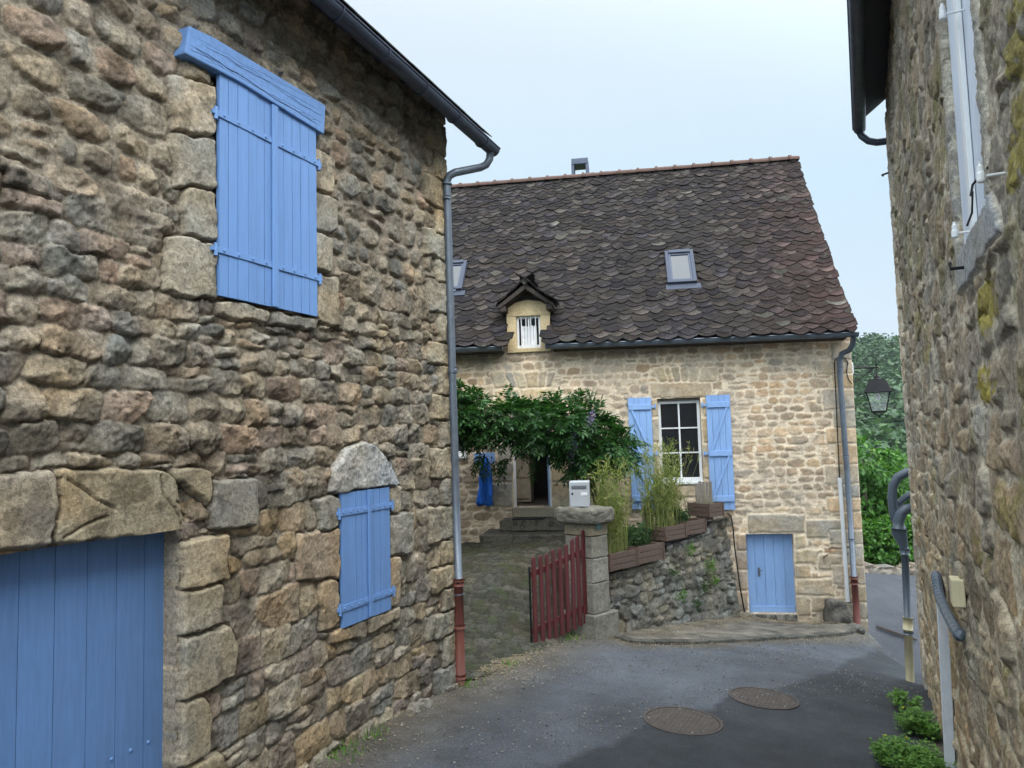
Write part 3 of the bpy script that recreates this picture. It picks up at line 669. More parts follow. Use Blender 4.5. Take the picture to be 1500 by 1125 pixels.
# big painted wooden lintel, slightly sagging, with a rough top
pl = PP(FL, [(269, 78), (310, 99), (350, 120), (400, 151), (440, 176), (474, 197), (476, 155), (440, 132), (400, 108), (350, 78), (312, 55), (276, 38)], .06)
mb = MB(); mb.prism(FL, pl, -.05, .068)
lt = mb.build('timber_lintel', M['blue_wood'], barn, bevel=.008)
mb = MB()
for (x0, y0, x1, y1, w_) in ((275, 50, 420, 128, .005), (300, 66, 474, 166, .006), (285, 78, 400, 142, .005), (350, 112, 474, 180, .005), (380, 104, 470, 150, .005), (276, 70, 330, 100, .007), (420, 140, 474, 172, .007), (320, 90, 400, 134, .004), (272, 62, 474, 188, .010), (330, 84, 470, 170, .006), (290, 60, 400, 122, .006), (282, 70, 356, 112, .008), (390, 136, 474, 183, .006)):
    P0 = FL.px(x0, y0, .068); P1 = FL.px(x1, y1, .068); pts = []
    for k in range(9):
        f = k/8; pts.append(FL.P(P0[0]*(1-f)+P1[0]*f, P0[1]*(1-f)+P1[1]*f+rs.uniform(-.012, .012), .0668))
    mb.tube(pts, [.001]+[w_*.38]*7+[.001], 5)
mb.build('timber_crack', M['crack'], lt)
# small window shutters
wm = w_u0+(w_u1-w_u0)*.53
for (a, b_, n, pin) in ((w_u0, wm-.003, 4, -1), (wm+.003, w_u1, 4, 1)):
    sh = boards(FL, a, b_, w_z0-.01, w_z1-.004, .035, n).build('shutter', M['bluev'], barn)
    for zc in (w_z0+.14, w_z1-.16):
        strap(FL, a-(.035 if pin < 0 else -.015), b_+(.035 if pin > 0 else -.015), zc, .037, M['blue'], sh, .05, 4, pin)
MB().box(FL, wm-.022, wm+.022, w_z0+.0, w_z1-.004, .038, .052).build('cover_strip', M['blue'], barn, bevel=.004)
# garage door
gd = boards(FL, g_u0-.1, g_u1+.05, cz0-.3, g_z1+.1, -.13, 15, .035, .004, jit=.001).build('garage_door', M['bluegv'], barn)
mb = MB()
for x, y in ((163, 1112), (191, 1099), (217, 1087)):
    u, z = FL.px(x, y, -.13); MB().lathe(FL.P(u, z, -.13), [(.012, 0), (.01, .006), (.004, .009)], 10, axis=FL.N).build('bolt_head', M['bluedk'], gd)
# roof: soffit boards, rafters, slates, gutter, downpipe
PR = math.tan(R(38)); nrm = Frame(FL.P(0, 0, 0), FL.U)
def roofpt(u, d, off=0): return FL.P(u, zg(u)+.03+(GD+.02-d)*PR+off, d)
U0, U1 = -7.6, .28
mb = MB()
V = [roofpt(U0, GD+.02), roofpt(U1, GD+.02), roofpt(U1, -4), roofpt(U0, -4)]; V2 = [p+np.array([0, 0, .05]) for p in V]
mb.add(V+V2, [(0, 3, 2, 1), (4, 5, 6, 7), (0, 1, 5, 4), (1, 2, 6, 5), (2, 3, 7, 6), (3, 0, 4, 7)])
rf = mb.build('roof', M['soffit'], barn)
u = U0+.2
while u < U1-.05:
    mb = MB()
    a = [roofpt(u-.035, GD-.02, -.09), roofpt(u+.035, GD-.02, -.09), roofpt(u+.035, -.3, -.09), roofpt(u-.035, -.3, -.09)]; b_ = [p+np.array([0, 0, .088]) for p in a]
    mb.add(a+b_, [(0, 3, 2, 1), (4, 5, 6, 7), (0, 1, 5, 4), (1, 2, 6, 5), (2, 3, 7, 6), (3, 0, 4, 7)]); u += .55; mb.build('rafter', M['soffit'], rf)
mb = MB()
for i in range(40):
    u = U0+i*.2; j = rs.uniform(-.006, .006)
    for r0 in range(3):
        a = [roofpt(u+.1*(r0 % 2), GD+.09-r0*.16+j, .055+.012*r0), roofpt(u+.196+.1*(r0 % 2), GD+.09-r0*.16+j, .055+.012*r0), roofpt(u+.196+.1*(r0 % 2), GD-.25-r0*.16, .07), roofpt(u+.1*(r0 % 2), GD-.25-r0*.16, .07)]
        if u+.3 > U1+.1: continue
        mb.add(a+[p+np.array([0, 0, .012]) for p in a], [(0, 3, 2, 1), (4, 5, 6, 7), (0, 1, 5, 4), (1, 2, 6, 5), (2, 3, 7, 6), (3, 0, 4, 7)], (.05, .05, .055))
mb.build('slate', M['tile'], rf)
def gutter(F, u0, u1, zf, d, r, mat, parent, cap=True, bead=True):
    mb = MB(); ang = np.linspace(math.pi, 2*math.pi, 11); nU = max(2, int((u1-u0)/.5)); uu_ = np.linspace(u0, u1, nU+1)
    V = []
    for rr in (r, r-.006):
        for u in uu_: V += [F.P(u, zf(u)+rr*math.sin(a), d+rr*math.cos(a)) for a in ang]
    n = len(ang); Fc = []; m_ = n*len(uu_)
    for s_ in (0, 1):
        for i in range(nU):
            for j in range(n-1):
                a = s_*m_+i*n+j; q = (a, a+1, a+n+1, a+n); Fc.append(q if s_ else q[::-1])
    mb.add(V, Fc)
    mb.tube([F.P(u, zf(u)+.003, d+r) for u in uu_], .011, 8)
    if cap:
        for u in (u0, u1):
            P_ = [F.P(u, zf(u)+r*math.sin(a), d+r*math.cos(a)) for a in ang]; mb.add(P_, [tuple(range(n))])
    return mb.build('gutter', mat, parent, smooth=False)
gt = gutter(FL, U0, ga[0]+.02, lambda u: zg(u), GD, .075, M['darkzinc'], barn)
u = U0+.3
while u < ga[0]:
    MB().tube([FL.P(u, zg(u)+.081*math.sin(a), GD+.081*math.cos(a)) for a in np.linspace(math.pi, 2*math.pi, 9)], .007, 5).build('gutter_bracket', M['darkzinc'], gt); u += .62
mb = MB(); r_ = .042
dpx = FL.px(656, 300, .07)[0]
def lp(x, y, d): u, z = FL.px(x, y, d); return FL.P(u, z, d)
bot = FL.px(674, 990, .06)
top = FL.px(654, 265, .06)
path = [FL.P(ga[0]-.07, zg(ga[0])-.05, GD), FL.P(ga[0]-.07, zg(ga[0])-.13, GD-.01), FL.P(ga[0]-.08, zg(ga[0])-.19, GD-.05), FL.P(ga[0]-.10, zg(ga[0])-.215, GD-.11), FL.P(top[0]+.02, top[1]+.08, .15), FL.P(top[0]+.01, top[1]+.055, .09), FL.P(top[0], top[1], .065), FL.P(top[0], top[1]-.1, .062)]
sp = FL.px(671, 850, .06)
path2 = path+[FL.P(top[0]+(sp[0]-top[0])*f, top[1]+(sp[1]-top[1])*f, .062) for f in (.25, .5, .75, 1)]
mb.tube(path2, r_, 14)
for (x, y) in ((654, 290), (663, 540), (661, 425)):
    u, z = FL.px(x, y, .062); mb.tube([FL.P(u, z-.015, .062), FL.P(u, z+.015, .062)], r_+.006, 14)
dp = mb.build('downpipe', M['zinc'], barn, smooth=True)
mb = MB(); mb.tube([FL.P(sp[0], sp[1]+.02, .062), FL.P(bot[0], bot[1]-.08, .062)], .05, 14)
for z in (sp[1], sp[1]-.03, sp[1]-.45, bot[1]): mb.tube([FL.P(sp[0], z-.025, .062), FL.P(sp[0], z+.02, .062)], .06, 14)
mb.build('cast_foot', M['red'], dp, smooth=True)
mb = MB()
for (x, y) in ((654, 270), (663, 545), (672, 870)):
    u, z = FL.px(x, y, .062); MB().tube([FL.P(u, z-.006, .062), FL.P(u, z+.006, .062)], .06, 14).tube([FL.P(u, z, .06), FL.P(u, z, -.02)], .008, 6).build('pipe_clip', M['zinc'], dp)
# ================================================================== HOUSE
F = FH
u_end = F.px(1258, 700)[0]
hz0 = float(hS(*FH.P(u_end, 0)[:2]))-.25
house = thing('stone_house', 'pale stone house with steep dark scale tiled roof and pale blue window shutters', 'house', wp(FH, 0, hz0, -4))
ED = .26
ez = F.px(1253, 484, ED+.04)[1]; ue = F.px(1253, 484, ED+.04)[0]
ezl = F.px(680, 507, ED+.04)
print('house eave', ez, ue, ezl)
Gf = Frame(FH.P(ue, 0, 0), -FH.N, N=FH.U)                # plane of the right-hand verge
ru, rz = Gf.px(1168, 236)
slope = (rz-ez)/(ru+ED+.04); print('ridge', ru, rz, 'slope', slope)
win = (F.px(965, 640)[0], F.px(1028, 640)[0], (F.px(970, 707)[1]+F.px(1029, 706)[1])/2, F.px(995, 583)[1])
cel = (F.px(1095, 840)[0], F.px(1164.5, 840)[0], F.px(1130, 899)[1], F.px(1130, 782)[1])
dor = (F.px(751, 700)[0], F.px(808, 700)[0], F.px(780, 743)[1], F.px(780, 743)[1]+1.75)
swn = (F.px(640, 650)[0], F.px(683, 650)[0], F.px(675, 668)[1], F.px(675, 668)[1]+.75)
dmr = (F.px(757, 490)[0], F.px(792, 490)[0], F.px(775, 510)[1], F.px(775, 463)[1])
print('win', win, 'cel', cel, 'door', dor, 'dmr', dmr)
ztop = ez+.05
us = snap(np.arange(-7.0, u_end, .0165), [win[0], win[1], cel[0], cel[1], dor[0], dor[1], swn[0], swn[1], u_end])
zs = snap(np.arange(hz0, ztop, .0165), [win[2], win[3], cel[2], cel[3], dor[2], dor[3], swn[2], swn[3], ztop])
HW = Wall(us, zs, (.70, .58, .435), .003, .010, seed=13, warp=.010)
rg = np.random.RandomState(8)
pal = [(.42, .34, .235), (.36, .31, .24), (.46, .37, .24), (.33, .29, .235), (.39, .33, .26), (.30, .255, .20), (.43, .32, .20), (.27, .245, .215), (.38, .27, .19), (.40, .345, .27)]
pal = [np.array(p)*np.array([1.16, 1.0, .88])*.44+np.array([.48, .385, .285])*.58 for p in pal]
HW.field(rubble(rg, -7.0, u_end, hz0, ztop, (.088, .165), (1.1, 2.5), .034, .14, .025, .95), rg, pal, (.003, .016), re=.025, rough=.010, k=85, blotch=.2)
LS = (.50, .40, .27); LS2 = (.46, .375, .27); LS3 = (.38, .33, .26)
def dh(pts, col=LS, **kw): kw.setdefault('depth', .022); kw.setdefault('override', .03); dp_ = kw.pop('depth'); dressed(HW, FH, pts, np.array(col), dp_, **kw)
dh([(954, 562), (1041, 560), (1040, 580), (955, 583)], (.43, .34, .235))
for i, (a, b_, c_, d_) in enumerate(((959, 972, 968, 978), (974, 980, 981, 988), (983, 994, 989, 998), (997, 1006, 1000, 1009), (1011, 1023, 1010, 1020), (1028, 1050, 1025, 1050))):
    dh([(a, 540 if i else 541), (b_, 538), (d_, 557), (c_, 559)], (LS, LS2, LS3, LS2, LS, LS2)[i], override=.02)
for y0, y1 in ((584, 610), (612, 648), (650, 700)): dh([(954, y0+1), (964, y0), (965, y1), (955, y1)], LS2); dh([(1029, y0), (1039, y0), (1041, y1), (1031, y1)], LS if y0 != 612 else (.46, .34, .2))
dh([(962, 712), (1032, 710), (1032, 726), (962, 728)], LS2)
# cellar door surround
dh([(1096, 753), (1179, 755), (1179, 779), (1096, 779)], LS3)
for y0, y1 in ((783, 806), (808, 835), (837, 865), (867, 893)):
    dh([(1078, y0), (1094, y0), (1095, y1), (1080, y1)], (.38, .29, .21)); 
for (x0, x1, y0, y1, c_) in ((1166, 1180, 784, 803, LS), (1166, 1204, 806, 826, LS), (1166, 1186, 828, 846, LS2), (1168, 1222, 849, 872, LS2), (1168, 1186, 874, 900, LS2), (1182, 1234, 762, 787, LS3), (1200, 1232, 812, 834, LS3), (1190, 1210, 874, 894, LS2)):
    dh([(x0, y0), (x1, y0), (x1, y1), (x0, y1)], c_)
# door surround, arch
for i, (a, b_, c_, d_) in enumerate(((718, 738, 726, 746), (741, 752, 749, 757), (754, 768, 760, 772), (770, 788, 774, 788), (791, 800, 790, 797), (803, 812, 800, 806))): dh([(a, 546), (b_, 545), (d_, 566), (c_, 568)], (LS, LS3, LS, LS, LS2, LS3)[i], override=.02)
dh([(726, 572), (762, 571), (762, 592), (726, 592)], LS); dh([(764, 571), (822, 569), (822, 592), (764, 592)], LS)
for y0, y1 in ((594, 620), (622, 648), (650, 676), (678, 706), (708, 742)):
    dh([(730 if y0 % 4 else 722, y0), (750, y0), (750, y1), (730 if y0 % 4 else 722, y1)], LS3); dh([(809, y0), (830 if y0 % 4 else 838, y0), (830 if y0 % 4 else 838, y1), (809, y1)], LS)
# quoins at the right corner, then darker bands at wall head and foot
z = hz0; k = 0; rq = np.random.RandomState(14); u9 = u_end
while z < ztop:
    h = rq.uniform(.20, .33); wd = (.50, .30)[k % 2]*rq.uniform(.85, 1.15)
    HW.stone(np.array(rect(u9-wd, u9-.004, z+.010, z+h-.010)), 1.18*np.array(((.42, .34, .24), (.38, .32, .25), (.44, .33, .22), (.34, .30, .24))[rq.randint(4)])*rq.uniform(.9, 1.1), .02, re=.015, k=120, rough=.006, override=.02); z += h; k += 1
ar = np.array
st9 = np.clip((HW.Z-(ztop-.30))/.12+1.6*(fbm(HW.U, HW.Z, 3, 3, 44)-.5), 0, 1)[..., None]*np.clip((2.6-HW.U)/1.2, 0, 1)[..., None]*.55; HW.C = HW.C*(1-st9)+np.array([.10, .085, .07])*st9  # stain and the shade under the gutter, both painted into the wall colour
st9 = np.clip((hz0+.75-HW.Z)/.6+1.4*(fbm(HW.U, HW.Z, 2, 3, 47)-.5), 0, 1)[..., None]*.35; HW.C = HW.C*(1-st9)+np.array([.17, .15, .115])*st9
for cr_ in ([(1241, 803), (1216, 804), (1215, 812), (1206, 818), (1207, 828)], [(1216, 812), (1240, 813)], [(1218, 790), (1219, 803)]): carve(HW, FH, cr_, .012, .03)
def keeph(u, z):
    k = np.ones(u.shape, bool)
    for o in (win, cel, dor, swn): k &= ~((u > o[0]) & (u < o[1]) & (z > o[2]) & (z < o[3]))
    k &= ~((u > dmr[0]-.02) & (u < dmr[1]+.02) & (z > dmr[2]-.02))
    return k
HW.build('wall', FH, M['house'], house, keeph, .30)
mb = MB(); D2 = 2*ru
for i, (a, b_) in enumerate(((-7.0, -6.7), (u_end-.3, u_end-.002))):
    mb.prism(Frame(FH.P(a, 0, 0), -FH.N, N=FH.U), [(.31, hz0), (D2, hz0), (D2, ez), (ru, rz-.12), (.31, ez+.2)], 0, b_-a)
mb.box(FH, -6.7, u_end-.3, hz0, ez, -D2, -D2+.3)
mb.build('rear_wall', M['house'], house)
# interior of the hall behind the open door
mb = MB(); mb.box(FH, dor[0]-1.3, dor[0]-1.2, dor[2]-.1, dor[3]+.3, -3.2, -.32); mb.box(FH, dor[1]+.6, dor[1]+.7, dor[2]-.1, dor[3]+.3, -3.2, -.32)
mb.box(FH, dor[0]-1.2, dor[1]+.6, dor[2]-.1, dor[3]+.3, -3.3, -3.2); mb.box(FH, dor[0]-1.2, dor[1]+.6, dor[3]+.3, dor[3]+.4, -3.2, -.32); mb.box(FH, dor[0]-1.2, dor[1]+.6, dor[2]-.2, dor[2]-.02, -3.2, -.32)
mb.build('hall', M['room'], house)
mb = MB(); mb.box(FH, dor[0]-.012, dor[0]+.035, dor[2], dor[3], -.16, -.10); mb.box(FH, dor[1]-.05, dor[1]+.004, dor[2], dor[3], -.16, -.10)
mb.build('door_frame', M['white'], house, bevel=.004)
# open leaf seen edge-on at the right
Fd = Frame(FH.P(dor[1]-.055, 0, -.12), -FH.N*.97+FH.U*.22)
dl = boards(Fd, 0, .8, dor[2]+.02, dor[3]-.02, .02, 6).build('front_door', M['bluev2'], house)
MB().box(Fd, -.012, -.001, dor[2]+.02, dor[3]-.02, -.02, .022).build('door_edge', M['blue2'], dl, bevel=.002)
mb = MB(); 
for k in (-1, 1): mb.tube([Fd.P(.72, dor[2]+.95, .02), Fd.P(.72, dor[2]+.95, .07), Fd.P(.62, dor[2]+.95, .07)], .01, 8)
mb.build('door_handle', M['black'], dl)
# window
def casement(F, r, d, cols, rows, parent, name='window', fr=.05, cutm=.022, split=True, mat=None):
    u0, u1, z0, z1 = r; mat = mat or M['white']
    mb = MB(); f2 = fr
    mb.box(F, u0, u0+fr, z0, z1, d-.05, d+.01); mb.box(F, u1-fr, u1, z0, z1, d-.05, d+.01); mb.box(F, u0+fr, u1-fr, z0, z0+fr*1.6, d-.05, d+.008); mb.box(F, u0+fr, u1-fr, z1-fr, z1, d-.05, d+.008)
    wn = mb.build(name, mat, parent, bevel=.003)
    mb = MB(); a0, a1, b0, b1 = u0+fr, u1-fr, z0+fr*1.6, z1-fr
    for i in range(1, cols):
        u = a0+(a1-a0)*i/cols; mb.box(F, u-cutm*.6, u+cutm*.6, b0, b1, d-.035, d+.002)
    for j in range(1, rows):
        z = b0+(b1-b0)*j/rows; mb.box(F, a0, a1, z-cutm/2, z+cutm/2, d-.03, d-.001)
    if mb.n: mb.build('glazing_bar', mat, wn, bevel=.002)
    MB().box(F, a0-.01, a1+.01, b0-.01, b1+.01, d-.028, d-.022).build('pane', M['glass'], wn)
    return wn
casement(FH, (win[0]+.005, win[1]-.005, win[2], win[3]-.04), -.10, 2, 3, house, fr=.045)
MB().box(FH, win[0]-.0+.005, win[1]-.005, win[3]-.04, win[3], -.14, -.06).build('blind_box', M['wood_grey'], house, bevel=.003)
MB().box(FH, win[0]+.002, win[1]-.002, win[2]-.03, win[2]+.012, -.14, .045).build('window_sill', M['white'], house, bevel=.004)
casement(FH, swn, -.08, 1, 1, house); MB().box(FH, swn[0]-.02, swn[1]+.02, swn[2]-.04, swn[2]+.004, -.1, .05).build('window_sill', M['white'], house, bevel=.004)
# wall shutters folded back: planks, three ledges, diagonal braces
def zshut(pts, hinge, lab):
    a = F.px(pts[0], 660, .05)[0]; b_ = F.px(pts[1], 660, .05)[0]; z1 = F.px(pts[0], pts[2], .05)[1]; z0 = F.px(pts[0], pts[3], .05)[1]
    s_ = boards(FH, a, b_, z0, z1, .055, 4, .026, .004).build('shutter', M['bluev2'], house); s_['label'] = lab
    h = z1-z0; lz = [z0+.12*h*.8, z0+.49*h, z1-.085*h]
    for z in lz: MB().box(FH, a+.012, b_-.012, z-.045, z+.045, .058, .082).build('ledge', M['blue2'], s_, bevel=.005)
    q0, q1 = (a+.04, b_-.04) if hinge < 0 else (b_-.04, a+.04)
    for z_a, z_b in ((lz[1]+.047, lz[2]-.047), (lz[0]+.047, lz[1]-.047)):
        w_ = .035 if hinge < 0 else -.035
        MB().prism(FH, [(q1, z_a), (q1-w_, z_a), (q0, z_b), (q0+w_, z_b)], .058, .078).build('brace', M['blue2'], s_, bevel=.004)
    ui = b_ if hinge < 0 else a
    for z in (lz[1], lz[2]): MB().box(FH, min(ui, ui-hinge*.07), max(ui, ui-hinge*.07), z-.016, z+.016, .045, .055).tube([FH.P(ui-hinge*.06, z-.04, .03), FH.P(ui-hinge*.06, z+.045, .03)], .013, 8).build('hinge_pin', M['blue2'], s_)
    return s_
zshut((922.5, 957, 583, 746), -1, 'blue shutter folded back left of the window')
zshut((1037.5, 1073, 579, 747), 1, 'blue shutter folded back right of the window')
# cellar door
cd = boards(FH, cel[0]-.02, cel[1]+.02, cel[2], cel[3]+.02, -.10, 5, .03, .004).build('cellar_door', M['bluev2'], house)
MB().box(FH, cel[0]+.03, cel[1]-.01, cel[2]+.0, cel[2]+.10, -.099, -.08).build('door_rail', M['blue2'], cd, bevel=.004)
mb = MB(); u, z = F.px(1112, 838, -.09); mb.box(FH, u-.018, u+.018, z-.07, z+.07, -.099, -.094); mb.tube([FH.P(u, z+.03, -.095), FH.P(u, z+.03, -.055), FH.P(u+.05, z+.03, -.055)], .008, 8)
mb.build('door_handle', M['zinc'], cd)
MB().box(FH, cel[0], cel[1], cel[2]-.10, cel[2]-.006, -.2, .03, (.26, .24, .21)).build('threshold', M['step'], house, bevel=.012)
# roof
ang = math.atan(slope)
Vs = -FH.N*math.cos(ang)+np.array([0, 0, 1])*math.sin(ang)
Rf = Frame(FH.P(0, ez, ED+.04), FH.U, Vs, N=np.cross(FH.U, Vs)); 
SL = math.hypot(ru+ED+.04, rz-ez); print('roof length', SL)
# drop of the eave line towards the left
kl_ = (ezl[1]-ez)/(ezl[0]-ue)
def sag(u, v): return kl_*(u-ue)*(1-np.clip(v/SL, 0, 1))
def tiles(FRm, u0, u1, v0, v1, w0, w1, r0, r1, holes, seed, name, parent, flare=0, sagf=None, pal=None):
    r = np.random.RandomState(seed); mb = MB(); v = v0; k = 0
    while v < v1:
        f = (v-v0)/(v1-v0); w_ = w0+(w1-w0)*f; rr = r0+(r1-r0)*f; u = u0-r.rand()*w_+ (w_/2 if k % 2 else 0)
        while u < u1:
            ww = w_*r.uniform(.82, 1.2); 
            cu = u+ww/2
            if u1-(u+ww) < .10: ww = max(.09, u1-u+r.uniform(-.015, .02)); cu = u+ww/2
            if not any(a < cu < b_ and c_ < v+.08 < d_ for a, b_, c_, d_ in holes):
                j = r.uniform(-.026, .026); x = ww*.53; ln = rr*2.3; tip = r.uniform(.0, .035)
                out = [(-x, ln), (x, ln), (x, rr*.62), (x*.66, rr*.22), (x*.12, -tip+.0), (-x*.2, -tip), (-x*.7, rr*.25), (-x, rr*.62)]
                th = r.uniform(.010, .018); rot = r.uniform(-.10, .10); tl = r.uniform(.0, .016); l0 = .026+r.uniform(0, .012)
                pts = []
                for off in (0, th):
                    for a, b_ in out:
                        a2 = a-rot*b_; b2 = b_+rot*a
                        d = l0-(l0-.004)*min(1, max(0, b2)/ln)*1.0+off+tl*a2
                        U_, V_ = cu+a2, v+j+b2
                        if flare: d += flare*max(0, 1-V_/1.1)**2
                        p = FRm.P(U_, V_, d)
                        if sagf is not None: p = p+np.array([0, 0, float(sagf(U_, V_))])
                        pts.append(p)
                n = len(out); g = r.uniform(.78, 1.22); base = np.array(pal[r.randint(len(pal))])
                rd = np.clip((cu-1.3)/1.8, 0, 1)*(1-.55*f)*r.uniform(.35, 1.0)
                base = base*(1-rd)+np.array([.040, .0235, .021])*rd
                if r.rand() < .02: base = np.array([.045, .041, .035])
                cc = np.repeat((base*g)[None], 2*n, 0)
                if r.rand() < .4: cc[[3, 4, 5, 6, n+3, n+4, n+5, n+6]] *= r.uniform(1.3, 2.8)
                mb.add(pts, [tuple(range(n))[::-1], tuple(range(n, 2*n))]+[(i, (i+1) % n, n+(i+1) % n, n+i) for i in range(n)], cc)
            u += ww
            if u > u1-.02: break
        v += rr; k += 1
    return mb
TP = [(.0215, .0185, .0175), (.018, .0155, .016), (.026, .022, .0195), (.020, .0172, .0165), (.0165, .0145, .016), (.024, .0195, .0175)]
sky1 = [Rf.px(*p, .06) for p in ((977, 371), (1015, 371), (1017, 415), (978, 416))]; sky2 = [Rf.px(*p, .06) for p in ((640, 388), (685, 387), (676, 428), (630, 430))]
def bb(q): return (min(p[0] for p in q), max(p[0] for p in q), min(p[1] for p in q), max(p[1] for p in q))
S1 = bb(sky1); S2 = (sky2[0][0]-.1, (sky2[1][0]+sky2[2][0])/2, (sky2[2][1]+sky2[3][1])/2, (sky2[0][1]+sky2[1][1])/2)
print('skylights', S1, S2)
dc = (dmr[0]+dmr[1])/2; dw = F.px(805, 480)[0]-F.px(742, 480)[0]
tl_ = tiles(Rf, -7.2, ue, -.13, SL+.0, .27, .195, .112, .094, [(S1[0]-.03, S1[1]+.03, S1[2]-.1, S1[3]+.02), (S2[0], S2[1]+.03, S2[2]-.1, S2[3]+.02), (dc-dw*.44, dc+dw*.44, -.2, .75)], 31, 't', house, flare=.06, sagf=sag, pal=TP)
roof = tl_.build('roof', M['tile'], house)
mb = MB()
for k in range(28):
    u0_, u1_ = -7.2+(ue+7.2)*k/28, -7.2+(ue+7.2)*(k+1)/28
    for v0_, v1_ in ((.0, .6), (.6, SL-.12)):
        if abs((u0_+u1_)/2-dc) < dw*.45 and v0_ < .3: continue
        P_ = [Rf.P(a, b_, c_)+np.array([0, 0, float(sag(a, b_))]) for c_ in (-.05, .0) for a, b_ in ((u0_, v0_), (u1_, v0_), (u1_, v1_), (u0_, v1_))]
        mb.add(P_, [(0, 3, 2, 1), (4, 5, 6, 7), (0, 1, 5, 4), (1, 2, 6, 5), (2, 3, 7, 6), (3, 0, 4, 7)])
mb.build('roof_deck', M['wood_dark'], roof)
# far slope
Vb = FH.N*math.cos(ang)+np.array([0, 0, 1])*math.sin(ang)
rb = FH.P(0, rz, -ru); Rb = Frame(rb-Vb*SL, FH.U, Vb); Rb = Frame(FH.P(0, ez, -2*ru-ED-.04), FH.U, -(-FH.N)*math.cos(ang)*1+np.array([0, 0, 1])*math.sin(ang), N=-FH.N*math.sin(ang)+np.array([0, 0, 1])*math.cos(ang))
MB().box(Rb, -7.2, ue-.02, 0, SL, -.04, .02, (.05, .05, .055)).build('rear_slope', M['tile'], roof)
mb = MB(); u = -7.1; k = 0
while u < ue+.02:
    w_ = min(.37, ue+.03-u); c0 = FH.P(u, rz+.035, -ru); c1 = FH.P(u+w_, rz+.035+rs.uniform(-.004, .004), -ru); a_ = np.linspace(-.25, math.pi+.25, 9)
    for (cA, cB, r1_, r2_) in ((c0, c1, .095, .085), (c0, c0+FH.U*.05, (.118), .118)):
        V = [c_+FH.N*rr*math.cos(q)+np.array([0, 0, 1])*rr*math.sin(q)*.8 for c_, rr in ((cA, r1_), (cB, r2_)) for q in a_]; n = len(a_)
        mb.add(V, [(i, i+1, n+i+1, n+i) for i in range(n-1)]+[tuple(range(n)), tuple(range(n, 2*n))[::-1]])
    u += .37
mb.build('ridge_tile', M['terracotta'], roof)
# skylights
for q, nm in ((S1, 'small roof window with its blind half drawn'), (S2, 'roof window half hidden behind the barn downpipe')):
    u0_, u1_, v0_, v1_ = q; F2 = Frame(Rf.O+np.array([0, 0, float(sag((u0_+u1_)/2, v0_))]), Rf.U, Rf.V, N=Rf.N); f_ = .06
    mb = MB(); mb.box(F2, u0_, u0_+f_, v0_, v1_, 0, .10); mb.box(F2, u1_-f_, u1_, v0_, v1_, 0, .10); mb.box(F2, u0_+f_, u1_-f_, v0_, v0_+f_, 0, .098); mb.box(F2, u0_+f_, u1_-f_, v1_-f_*1.3, v1_, 0, .115)
    mb.box(F2, u0_-.03, u1_+.06, v0_-.13, v0_-.002, .03, .048)
    s_ = mb.build('roof_window', M['skyf'], house, bevel=.004); s_['label'] = nm
    mb = MB(); g_ = .035; a0, a1, b0, b1 = u0_+f_, u1_-f_, v0_+f_, v1_-f_*1.3
    mb.box(F2, a0, a0+g_, b0, b1, 0, .085); mb.box(F2, a1-g_, a1, b0, b1, 0, .085); mb.box(F2, a0, a1, b0, b0+g_, 0, .083); mb.box(F2, a0, a1, b1-g_, b1, 0, .083); mb.build('sash', M['sash'], s_, bevel=.003)
    MB().box(F2, a0+g_, a1-g_, b0+g_, b1-g_, .02, .07).build('pane', M['glass'], s_)
# gutter
zgh = lambda u: ez-.05+float(sag(u, 0))
mb0 = ED+.10
g_l = F.px(668, 512, mb0)
for (a, b_) in ((-7.1, dc-dw*.5-.02), (dc+dw*.5-.05, F.px(1257, 490, mb0)[0])):
    gutter(FH, a, b_, zgh, mb0, .06, M['zinc'], house)
for x in (858, 884, 977): 
    u = F.px(x, 495, mb0)[0]; MB().tube([FH.P(u, zgh(u)+.0, mb0-.02), Rf.P(u, .0, .07)+np.array([0, 0, float(sag(u, 0))]), Rf.P(u, .13, .075)+np.array([0, 0, float(sag(u, 0))])], .009, 6).build('gutter_hook', M['red'], house)
# soffit/plate
sf = [MB(), MB()]
for k in range(24):
    a, b_ = -7+(ue-.1+7)*k/24, -7+(ue-.1+7)*(k+1)/24
    if abs((a+b_)/2-dc) < dw*.62: continue
    P_ = [FH.P(u_2, zgh(u_2)+z_, d_) for z_, d_ in ((-.07, -.05), (.0, -.05), (.03, ED), (-.04, ED)) for u_2 in (a, b_)]
    sf[(a+b_)/2 > dc].add(P_, [(0, 1, 3, 2), (2, 3, 5, 4), (4, 5, 7, 6), (6, 7, 1, 0), (0, 2, 4, 6), (1, 7, 5, 3)])
for mb in sf: mb.build('soffit', M['wood_dark'], house)
# downpipe
mb = MB(); q = [(1250, 494, mb0), (1249, 505, mb0-.02), (1244, 513, .2), (1233, 518, .12), (1230, 528, .08), (1231, 560, .08), (1240, 680, .08), (1251, 848, .08)]
mb.tube([FH.P(*F.px(x, y, d), d) for x, y, d in q], .042, 12)
for x, y in ((1231, 540), (1239, 668), (1247, 790)): u, z = F.px(x, y, .08); mb.tube([FH.P(u, z-.012, .08), FH.P(u, z+.012, .08)], .05, 12)
dp = mb.build('downpipe', M['zinc'], house, smooth=True)
mb = MB(); u0_, z0_ = F.px(1251, 846, .08); u1_, z1_ = F.px(1256.5, 922, .08); mb.tube([FH.P(u0_, z0_, .08), FH.P(u1_, z1_, .08)], .048, 12)
for f in (0, .08): mb.tube([FH.P(u0_, z0_-f-.02, .08), FH.P(u0_, z0_-f+.02, .08)], .057, 12)
mb.build('cast_foot', M['red'], dp, smooth=True)
